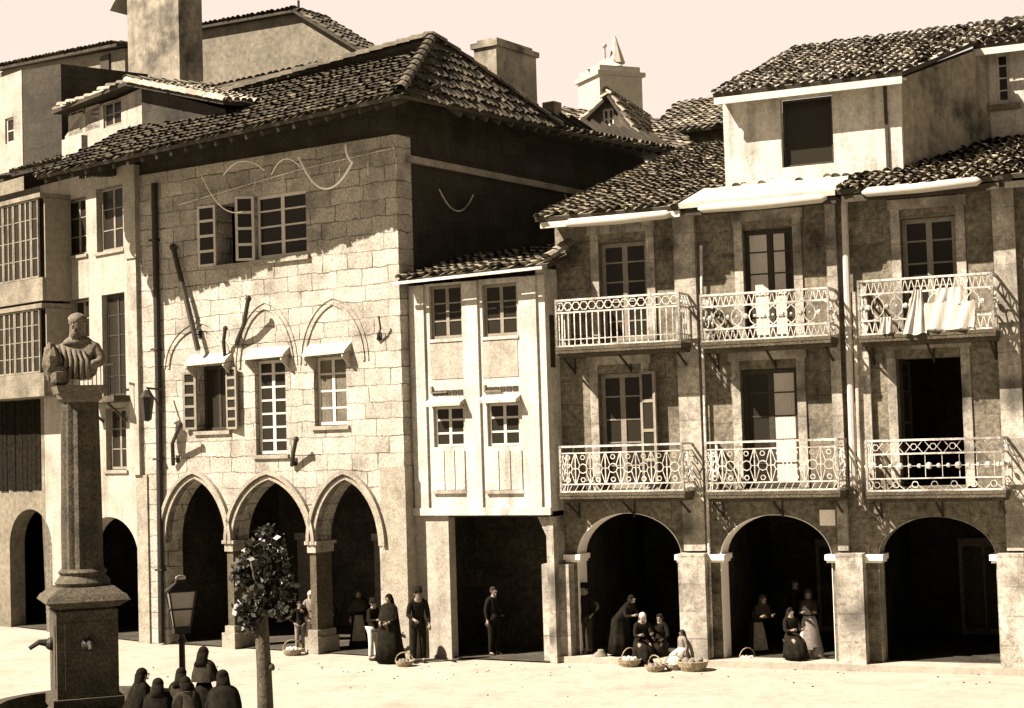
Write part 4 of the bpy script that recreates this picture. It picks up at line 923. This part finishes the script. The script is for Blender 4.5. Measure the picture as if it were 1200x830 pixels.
def person(loc, face, label, H=1.62, pose='stand', arms='down', top='cloth_d', bottom='skirt', bcol='cloth_d', head='scarf', hcol='cloth_d', lean=0, name='person'):
    """face: heading in degrees; 0 looks towards -Y"""
    k = H/1.66; root = thing(name, label, 'person', loc, R_(face), 'people in the square')
    Z = lambda x, y, z: Vector((x*k, y*k, z*k))
    sit = pose == 'sit'; hz = .52 if sit else .9
    dy = 0
    J = {}
    J['pelvis'] = Z(0, 0, hz); J['waist'] = Z(0, -.01-lean*.1, hz+.14); J['chest'] = Z(0, -.02-lean*.25, hz+.36); J['neck0'] = Z(0, -.02-lean*.35, hz+.52)
    J['neck'] = Z(0, -.03-lean*.42, hz+.58); J['head'] = Z(0, -.04-lean*.48, hz+.66); J['crown'] = Z(0, -.03-lean*.5, hz+.745)
    for sx, s in ((-1, 'l'), (1, 'r')):
        if sit: hp, kn, an = Z(sx*.09, -.02, hz-.02), Z(sx*.13, -.42, hz-.02), Z(sx*.12, -.4, .09)
        else: hp, kn, an = Z(sx*.09, 0, .86), Z(sx*.105, -.02+(.06 if pose == 'walk' and sx > 0 else -.0) - (.14 if pose == 'walk' and sx < 0 else 0), .48), Z(sx*.11, (.2 if sx > 0 else -.22) if pose == 'walk' else .02, .09)
        J['hip'+s], J['knee'+s], J['ank'+s] = hp, kn, an; J['toe'+s] = an + Z(0, -.15, -.045)
        sh = J['neck0'] + Z(sx*.17, 0, -.05); J['sh'+s] = sh
        a_ = arms if isinstance(arms, str) else arms[0 if sx < 0 else 1]
        if a_ == 'down': el, wr = sh + Z(sx*.06, .03, -.27), sh + Z(sx*.07, -.05, -.5)
        elif a_ == 'lap': el, wr = sh + Z(sx*.07, -.03, -.27), sh + Z(-sx*.05, -.23, -.36)
        elif a_ == 'hip': el, wr = sh + Z(sx*.2, .06, -.24), sh + Z(sx*.02, -.04, -.42)
        elif a_ == 'up': el, wr = sh + Z(sx*.13, -.12, -.1), sh + Z(sx*.06, -.16, .16)
        else: el, wr = sh + Z(sx*.05, -.1, -.26), sh + Z(-sx*.02, -.33, -.22)
        J['el'+s], J['wr'+s] = el, wr
    RB = dict(pelvis=(.13, .10), waist=(.12, .09), chest=(.145, .10), neck0=(.08, .07), neck=.052, head=(.072, .088), crown=(.06, .07), sh=.055, el=.04, wr=.028, hip=.085, knee=.055, ank=.038, toe=.03)
    def rad(n_): 
        q = RB.get(n_, RB.get(n_[:-1])); return tuple(x*k for x in q) if isinstance(q, tuple) else q*k
    E = [('pelvis','waist'),('waist','chest'),('chest','neck0'),('neck0','neck'),('neck','head'),('head','crown')]
    for s in 'lr': E += [('neck0','sh'+s),('sh'+s,'el'+s),('el'+s,'wr'+s),('pelvis','hip'+s),('hip'+s,'knee'+s),('knee'+s,'ank'+s),('ank'+s,'toe'+s)]
    V = {n_: (tuple(J[n_]), rad(n_)) for n_ in J}
    mb = MB(); addmesh(mb, skin_mesh(V, E, 2))
    hd = J['head']
    # face: nose, eyes, brow, mouth, ears
    mb.ball(hd+Z(0, -.092, .012), .011*k, .016*k, .022*k, 6, 5); mb.ball(hd+Z(0, -.083, -.03), .022*k, .01*k, .008*k, 6, 4); mb.ball(hd+Z(0, -.07, -.058), .022*k, .02*k, .018*k, 6, 4)
    for sx in (-1, 1): mb.ball(hd+Z(sx*.028, -.081, .03), .013*k, .008*k, .009*k, 6, 4); mb.ball(hd+Z(sx*.078, .0, .01), .01*k, .018*k, .03*k, 6, 4)
    # hands: palm, four unequal bent fingers, thumb
    for sx, s in ((-1, 'l'), (1, 'r')):
        wr, el = J['wr'+s], J['el'+s]; d = (wr-el).normalized(); side = d.cross(Vector((0, 1, 0.3))).normalized(); nr = side.cross(d).normalized()
        pc = wr + d*.05*k; mb.tube([wr-d*.01*k, pc, wr+d*.095*k], [.026*k, .036*k, .03*k], 8)
        for q, ln in enumerate((.06, .07, .066, .05)):
            b0 = wr + d*.085*k + side*(q-1.5)*.017*k; b1 = b0 + d*ln*.5*k + nr*.006*k; b2 = b1 + (d*.35+nr*.9).normalized()*ln*.5*k; mb.tube([b0, b1, b2], [.0085*k, .008*k, .006*k], 5)
        b0 = wr + d*.03*k - side*.028*k; mb.tube([b0, b0+(d*.6-side*.7)*.04*k, b0+(d*.95-side*.6+nr*.3)*.07*k], [.011*k, .009*k, .007*k], 5)
    body = mb.build('body', MT['skin'], root, smooth=True)
    # jacket: torso and sleeves a little fuller than the body
    JV = {}; 
    for n_ in ('pelvis','waist','chest','neck0','shl','shr','ell','elr'):
        r = rad(n_); r = tuple(x+.02*k for x in r) if isinstance(r, tuple) else r+.018*k; JV[n_] = (tuple(J[n_]), r)
    for s in 'lr': JV['wr'+s] = (tuple(J['el'+s].lerp(J['wr'+s], .88)), .038*k)
    mb = MB(); addmesh(mb, skin_mesh(JV, [e for e in E if e[0] in JV and e[1] in JV], 2)); 
    if bottom == 'trousers': w0 = J['waist']; mb.loft([((w0.x, w0.y, w0.z+.02*k), .13*k, .1*k), ((w0.x, w0.y, (hz+.05)*k), .155*k, .125*k), ((0, 0, (hz-.1)*k), .175*k, .145*k)] if not sit else [((w0.x, w0.y, w0.z), .13*k, .1*k), ((w0.x, w0.y, w0.z-.06*k), .15*k, .12*k)], 20, fold=.03)
    mb.build('jacket', MT[top], root, smooth=True)
    if bottom == 'skirt':
        mb = MB()
        if sit: 
            rg = [((0, -.0, (hz+.16)*k), .14*k, .12*k), ((0, -.1*k, (hz+.06)*k), .2*k, .27*k), ((0, -.2*k, (hz-.08)*k), .25*k, .36*k), ((0, -.24*k, .22*k), .28*k, .36*k), ((0, -.26*k, .04), .32*k, .4*k)]
        else:
            rg = [((0, -lean*.08, (hz+.15)*k), .14*k, .11*k), ((0, 0, (hz+.02)*k), .18*k, .155*k), ((0, 0, .55*k), .24*k, .21*k), ((0, 0, .25*k), .29*k, .26*k), ((0, 0, .06), .33*k, .3*k)]
        mb.loft(rg, 40, fold=.07, nf=11, ph=random.random()*6); mb.build('skirt', MT[bcol], root, smooth=True)
    elif bottom == 'cloak':
        c = J['neck0']; mb = MB(); mb.loft([((c.x, c.y+.01, c.z+.05*k), .09*k, .09*k), ((c.x, c.y, c.z-.06*k), .23*k, .16*k), ((0, -.02, (hz+.1)*k), .27*k, .22*k), ((0, 0, .5*k), .32*k, .28*k), ((0, 0, .05), .4*k, .34*k)], 40, fold=.06, nf=9); mb.build('cloak', MT[bcol], root, smooth=True)
    else:
        TV = {n_: (tuple(J[n_]), (tuple(x+.02*k for x in rad(n_)) if isinstance(rad(n_), tuple) else rad(n_)+.022*k)) for n_ in ('pelvis','hipl','hipr','kneel','kneer','ankl','ankr')}
        mb = MB(); addmesh(mb, skin_mesh(TV, [e for e in E if e[0] in TV and e[1] in TV], 2)); mb.build('trousers', MT[bcol], root, smooth=True)
        for s in 'lr':
            a = J['ank'+s]; mb = MB(); mb.ball(a+Z(0, -.06, -.045), .048*k, .13*k, .045*k, 10, 6); mb.build('shoe', MT['hair'], root, smooth=True)
    if bottom == 'skirt' and not sit:
        mb = MB(); c = J['neck0']; mb.loft([((c.x, c.y+.01*k, c.z+.04*k), .085*k, .08*k), ((c.x, c.y, c.z-.05*k), .2*k, .14*k), ((c.x, c.y-.01*k, c.z-.2*k), .245*k, .19*k), ((c.x, c.y+.0*k, c.z-.34*k), .235*k, .2*k)], 30, fold=.12, nf=7, ph=random.random()*6, cap=False); mb.build('shawl', MT['cloth_b' if top == 'cloth_d' else 'cloth_d'], root, smooth=True)
        if random.random() < .6:
            mb = MB(); N2 = 8; pr = []
            for z_, rx_, ry_ in ((hz+.06, .165, .145), (.6, .245, .225), (.25, .3, .28)): pr.append([mb.V((rx_*k*1.05*math.sin(a), -ry_*k*1.1*math.cos(a), z_*k)) for a in [(-.7+1.4*q/N2) for q in range(N2+1)]])
            for a_ in range(2):
                for q in range(N2): mb.Fc([pr[a_][q], pr[a_][q+1], pr[a_+1][q+1], pr[a_+1][q]])
            mb.build('apron', MT['cloth_g'], root, smooth=True)
    if head == 'scarf':
        mb = MB(); c = hd+Z(0, .036, .036); mb.ball(c, .098*k, .1*k, .105*k, 14, 9)
        b0 = len(mb.v)
        mb.loft([((c.x, c.y+.03*k, c.z-.0*k), .095*k, .085*k), ((c.x, c.y+.05*k, c.z-.12*k), .11*k, .08*k), ((c.x, c.y+.07*k, c.z-.25*k), .15*k, .07*k)], 14)
        mb.build('headscarf', MT[hcol], root, smooth=True)
    else:
        mb = MB(); mb.ball(hd+Z(0, .036, .04), .09*k, .094*k, .098*k, 14, 9); mb.build('hair', MT['hair'], root, smooth=True)
        if head in ('hat', 'cap'):
            c = J['crown']; mb = MB(); br = .17 if head == 'hat' else .11
            mb.loft([((c.x, c.y, c.z-.02*k), br*k, br*1.1*k), ((c.x, c.y, c.z-.005*k), br*k, br*1.1*k), ((c.x, c.y, c.z+.0*k), .1*k, .11*k), ((c.x, c.y, c.z+.09*k), .088*k, .1*k), ((c.x, c.y, c.z+.1*k), .05*k, .06*k)], 18); mb.build('hat', MT[hcol], root, smooth=True)
    return root

# bust on the column: shoulders, draped arms, head with beard and hair in one carved piece
mb = MB(); z0 = 6.5
V = dict(base=((0,0,z0+.1),(.38,.3)), belly=((0,0,z0+.35),(.36,.26)), chest=((0,-.02,z0+.62),(.33,.22)), nk=((0,-.04,z0+.86),(.15,.13)), hd=((.0,-.08,z0+1.06),(.14,.16)), cr=((0,-.06,z0+1.24),(.12,.13)),
    sl=((-.32,0,z0+.68),.13), el=((-.44,-.08,z0+.4),.11), wl=((-.4,-.28,z0+.3),.08), sr=((.32,0,z0+.68),.13), er=((.45,-.05,z0+.42),.11), wr_=((.3,-.3,z0+.35),.08))
addmesh(mb, skin_mesh(V, [('base','belly'),('belly','chest'),('chest','nk'),('nk','hd'),('hd','cr'),('chest','sl'),('sl','el'),('el','wl'),('chest','sr'),('sr','er'),('er','wr_')], 2))
mb.ball((0,-.25,z0+1.08), .025, .035, .05, 6, 5); mb.ball((0,-.19,z0+.93), .08, .07, .11, 8, 6, rough=.15)
for sx in (-1, 1): mb.ball((sx*.06,-.215,z0+1.13), .025, .015, .018, 6, 4)
mb.ball((0,-.03,z0+1.2), .17, .18, .14, 12, 8, rough=.1); mb.loft([((0,-.02,z0+.76), .3, .22), ((0,-.03,z0+.84), .25, .2), ((0,-.03,z0+.9), .17, .16)], 24, fold=.2, nf=12)
for q in range(6): t = q/5; mb.tube([(-.3+.1*q, -.24, z0+.75-.03*q), (-.22+.1*q, -.3, z0+.45), (-.3+.12*q, -.3, z0+.12)], .04, 6)
bo = mb.build('bust', MT['bust'], fo, smooth=True); bo.rotation_euler = (0, 0, R_(-30))
mb = MB(); mb.ball((-.5, -.1, 6.95), .16, .2, .34, 10, 7, rough=.18); mb.ball((-.38, -.1, 6.7), .2, .22, .2, 10, 7, rough=.18); mb.build('wreath', MT['bust'], fo)

# placement
def gpt(px, py, z=0): p = ground(px, py, z); return (p.x, p.y, z)
def nearp(px, ytop, H, z=0):
    """stand a figure of height H so that its top is seen at ytop"""
    d = ray(px, ytop); t = (z+H-EYE)/d.z; p = EY + d*t; return (p.x, p.y, z)
person(nearp(238, 760, 1.68), 150, 'woman in dark shawl with pale apron, tallest of the group by the lantern post', 1.68, arms='fwd', top='cloth_d', bcol='cloth_d')
person(nearp(212, 779, 1.66), 175, 'person in dark clothes directly below the lantern', 1.58, arms='down', head='scarf')
person(nearp(264, 790, 1.74), 200, 'broad dark cloaked woman at the right end of the foreground group', 1.74, bottom='cloak', arms='lap', lean=.5)
person(nearp(156, 786, 1.62), 120, 'dark headscarfed woman beside the fountain pedestal', 1.62, arms='lap', bottom='cloak', lean=.3)
person(nearp(185, 797, 1.6), 185, 'small dark figure low between the fountain and the lantern', 1.6, arms='lap', bottom='cloak')
person(nearp(226, 798, 1.6), 210, 'figure with pale apron stooping in front of the lantern post', 1.6, arms='fwd', top='cloth_b', bcol='cloth_g', lean=.8)
# arcade people
person(gpt(352, 763), 20, 'child-sized figure in dark clothes leftmost under the middle pointed arch', 1.25, bottom='trousers', bcol='cloth_g', head='hair', arms='hip')
person(gpt(366, 762), -15, 'figure in pale trousers carrying a bundle under the pointed arches', 1.5, bottom='trousers', bcol='cloth_w', top='cloth_g', head='scarf', hcol='cloth_w', arms='fwd')
person(gpt(385, 761), 10, 'dark skirted woman beside the right pointed arch pillar', 1.42, arms='lap')
person(gpt(422, 760), 0, 'dark figure deep in the right pointed arch', 1.5, head='scarf', hcol='cloth_b')
person(gpt(438, 774), 50, 'man in dark jacket with white trousers at the corner pier', 1.45, bottom='trousers', bcol='cloth_w', arms='fwd', head='cap')
person(gpt(458, 777), -30, 'woman in wide dark cone-shaped cloak against the corner pier', 1.62, bottom='cloak', arms='lap')
person(gpt(491, 777), 10, 'tall man in dark cap leaning by the white pier', 1.75, bottom='trousers', bcol='cloth_d', head='cap', arms=('lap', 'down'), lean=.3)
person(gpt(580, 769), 35, 'figure standing in the wide dark passage', 1.66, bottom='trousers', bcol='cloth_d', head='hair', arms=('down', 'hip'))
person(gpt(688, 766, .15), -30, 'man in dark clothes against the left side of the first round arch', 1.6, bottom='trousers', bcol='cloth_b', head='cap', arms='hip')
person(gpt(752, 777), 10, 'woman vendor seated under the first round arch with a pale headscarf', 1.5, pose='sit', hcol='cloth_w', arms='fwd', top='cloth_d', bcol='cloth_d', lean=.5)
person(gpt(775, 775), -25, 'dark seated woman at the right of the pale-scarfed vendor', 1.4, pose='sit', arms='lap')
person(gpt(801, 781), -60, 'small crouching figure in pale clothes by the pier right of the first round arch', 1.05, pose='sit', top='cloth_g', bcol='cloth_w', hcol='cloth_b')
person(gpt(888, 772), 15, 'dark woman bending at the left of the second round arch', 1.5, lean=1.0, arms=('fwd', 'fwd'), hcol='cloth_b')
person(tuple(R.pt(R.U(905, 770), -2.2, .15)), 25, 'dark man deeper inside the second round arch', 1.58, bottom='trousers', arms='hip', head='hair')
person(gpt(950, 772), -10, 'woman in white apron and pale skirt at the right of the second round arch', 1.58, bcol='cloth_w', top='cloth_d', arms='fwd', hcol='cloth_b')
person(gpt(928, 772, .15), 20, 'dark seated figure between the two women under the second round arch', 1.45, pose='sit', arms='fwd')
person(gpt(728, 768, .15), 40, 'dark stooping figure left of the pale-scarfed vendor', 1.4, lean=1.0, arms='fwd', bottom='cloak')
# seats for the vendors
def stool(loc, label):
    o = thing('stool', label, 'stool', loc); mb = MB(); mb.box(-.17, .17, -.15, .15, .38, .43); mb.build('seat', MT['dpaint'], o)
    for sx in (-1, 1):
        for sy in (-1, 1): mb = MB(); mb.bar((sx*.13, sy*.11, .38), (sx*.16, sy*.14, 0), .035); mb.build('leg', MT['dpaint'], o)
stool(gpt(752, 777), 'low stool under the pale-scarfed vendor'); stool(gpt(928, 772, .15), 'low stool under the seated figure in the second round arch'); stool(gpt(775, 775), 'low stool under the dark seated woman')
def basket(loc, r, label, fill='cloth_w', handle=True):
    o = thing('basket', label, 'basket', loc, random.random()*3, 'market baskets on the ground'); mb = MB()
    mb.loft([((0,0,.0), r*.7, r*.7), ((0,0,r*.3), r*.9, r*.9), ((0,0,r*.6), r, r), ((0,0,r*.62), r*.9, r*.9), ((0,0,r*.4), r*.8, r*.8)], 16, fold=.02, nf=16); mb.build('body', MT['wicker'], o)
    mb = MB()
    for q in range(7): a = q*.9; mb.ball((r*.45*math.cos(a)*(q > 0), r*.45*math.sin(a)*(q > 0), r*.55), r*.26, n=7, k=5, rough=.1)
    mb.build('contents', MT[fill], o, smooth=True)
    if handle: mb = MB(); mb.tube([(r*.95*math.cos(t), 0, r*.6+r*.9*math.sin(t)) for t in [math.pi*q/8 for q in range(9)]], .014, 5); mb.build('handle', MT['wicker'], o)
basket(gpt(738, 781), .28, 'round basket left of the pale-scarfed vendor'); basket(gpt(768, 787), .24, 'small basket of pale goods in front of the two seated women', 'cloth_g')
basket(gpt(790, 785), .22, 'small basket between the seated woman and the crouching figure'); basket(gpt(812, 786), .36, 'wide flat basket before the pier right of the first round arch', 'cloth_g', False)
basket(gpt(938, 779), .26, 'basket at the feet of the white-aproned woman'); basket(gpt(876, 778), .24, 'basket at the feet of the bending woman')
basket(gpt(343, 768), .26, 'basket on the ground under the middle pointed arch'); basket(gpt(474, 781), .22, 'basket before the corner pier', 'cloth_g')
def sack(loc, r, label):
    mb = MB(); mb.loft([((0,0,0), r*.85, r*.7), ((0,0,r*.35), r, r*.85), ((.02,0,r*1.0), r*.85, r*.7), ((.04,0,r*1.4), r*.35, r*.3), ((.05,0,r*1.55), r*.45, r*.35)], 18, fold=.08, nf=7); o = mb.build('sack', MT['cloth_g'], smooth=True); o.location = loc; o.rotation_euler[2] = random.random()*3; tag(o, label, 'sack')
sack(gpt(703, 777), .2, 'pale tied sack standing left in the first round arch'); sack(gpt(956, 777), .22, 'sack right of the white-aproned woman')

# ================================================================== STREET LANTERN
lc = atdepth(212, 700, 31.5); ln = thing('street_lantern', 'four-sided glass lantern on a dark post behind the foreground group', 'street lamp', (lc.x, lc.y, 0), R_(20))
zt = atdepth(212, 676, 31.5).z; zb_ = atdepth(212, 742, 31.5).z
m_ = MB(); m_.tube([(0,0,0), (0,0,.5), (0,0,.52), (0,0,zb_)], [.11, .1, .065, .055], 10); m_.tube([(0,0,zb_-.2), (0,0,zb_-.15), (0,0,zb_-.1)], [.07, .1, .07], 10); m_.build('post', MT['iron'], ln)
hh = zt-zb_; zl = zb_+.12; zu = zt-.26; w0, w1 = .15, .25
m_ = MB()
for sx in (-1, 1):
    for sy in (-1, 1): m_.bar((sx*w0, sy*w0, zl), (sx*w1, sy*w1, zu), .03)
for z, w_ in ((zl, w0), ((zl+zu)/2, (w0+w1)/2), (zu, w1)):
    for sx in (-1, 1): m_.bar((sx*w_, -w_, z), (sx*w_, w_, z), .028); m_.bar((-w_, sx*w_, z), (w_, sx*w_, z), .028)
m_.box(-w0, w0, -w0, w0, zb_, zl); m_.build('lantern_frame', MT['iron'], ln)
m_ = MB(); k = .93; m_.hexa([(-w0*k,-w0*k,zl),(w0*k,-w0*k,zl),(w0*k,w0*k,zl),(-w0*k,w0*k,zl),(-w1*k,-w1*k,zu),(w1*k,-w1*k,zu),(w1*k,w1*k,zu),(-w1*k,w1*k,zu)]); m_.build('glass', MT['lampglass'], ln)
m_ = MB(); m_.loft([((0,0,zu+.002), w1*1.55, w1*1.55), ((0,0,zu+.14), w1*.6, w1*.6), ((0,0,zu+.2), w1*.5, w1*.5)], 4); m_.build('lantern_roof', MT['iron'], ln).rotation_euler[2] = R_(45)
m_ = MB(); m_.ball((0,0,zu+.24), .1, .1, .05, 10, 6); m_.build('cap', MT['wpaint'], ln)
# small lantern bracket high on the left corner
bl = on(L, 'wall_lantern', 'dark lantern hanging from an iron bracket at the edge of the plastered house', 'lantern'); u_, z_ = L.uz(172, 470, .5)
m_ = MB(); m_.tube([(u_, 0, z_+.3), (u_, -.5, z_+.35)], .03, 6); m_.tube([(u_, 0, z_-.3), (u_, -.45, z_+.33)], .02, 6); m_.build('bracket', MT['iron'], bl)
m_ = MB(); m_.loft([((u_,-.5,z_+.3), .05, .05), ((u_,-.5,z_+.1), .2, .2), ((u_,-.5,z_-.5), .12, .12), ((u_,-.5,z_-.55), .05, .05)], 6); m_.build('lamp_body', MT['iron'], bl)

# ================================================================== SMALL TREE
tc = atdepth(309, 760, 30.0); tr = thing('small_tree', 'small pollarded tree with dark leafy head in front of the pointed arches', 'tree', (tc.x, tc.y, 0))
m_ = MB(); m_.tube([(0,0,-.05), (.01,0,.4), (0,0,1.3), (-.03,0,2.1), (-.05,.02,2.6)], [.19, .15, .135, .125, .1], 10)
m_.ball((.13, -.04, 1.35), .07, rough=.2)
limbs = []
for q in range(9):
    a = q*2.4; e = Vector((.35*math.cos(a), .35*math.sin(a), random.uniform(2.4, 3.5))); m_.tube([(-.03, 0, 2.0+q*.06), Vector((e.x*.5, e.y*.5, (e.z+2.2)/2)), e], [.05, .035, .015], 6); limbs.append(e)
m_.build('trunk', MT['fount'], tr, smooth=True)
m_ = MB(); random.seed(3)
cl = [Vector((random.gauss(0, .26), random.gauss(0, .26), random.uniform(2.25, 3.4))) for q in range(24)]
cl += [Vector(v) for v in ((-.5,-.1,2.95),(-.45,-.1,3.15),(-.2,-.1,3.5),(.1,0,3.75),(.3,0,3.55),(.45,.1,3.2),(.5,0,2.9),(-.48,-.1,2.5),(-.42,-.1,2.35),(.3,0,2.5),(.52,0,2.5),(-.3,0,2.1),(.02,0,3.4))]
for c in cl:
    c.x *= .72; c.y *= .72
    if Vector((c.x, c.y)).length > .6: c.x *= .7; c.y *= .7
    for q in range(70):
        p = c + Vector((random.gauss(0, .085), random.gauss(0, .085), random.gauss(0, .07))); s_ = random.uniform(.035, .09)
        n_ = Vector((random.gauss(0, 1), random.gauss(0, 1), random.gauss(.5, .8))).normalized(); t1 = n_.orthogonal().normalized(); t1.rotate(Matrix.Rotation(random.random()*6.3, 3, n_)); t2 = n_.cross(t1)
        m_.col = random.uniform(.3, 1.0) * (4 if random.random() < .05 else 1); m_.quad(p-t1*s_, p-t2*s_*.6, p+t1*s_, p+t2*s_*.6)
m_.build('crown', MT['leaf'], tr, normals=False)
random.seed(11)
# pebbles and litter strewn near the arcade: too many to count
m_ = MB()
for q in range(110):
    px = random.uniform(130, 1195); py = 776+abs(random.gauss(0, 14)); p = ground(px, py); s_ = random.uniform(.01, .03)
    m_.ball((p.x, p.y, s_*.3), s_, s_*random.uniform(.6, 1), s_*.6, 6, 4, rough=.2)
o = m_.build('pebbles', MT['weathered']); o['kind'] = 'stuff'; o['label'] = 'pebbles and litter scattered on the pale ground'; o['category'] = 'pebbles'
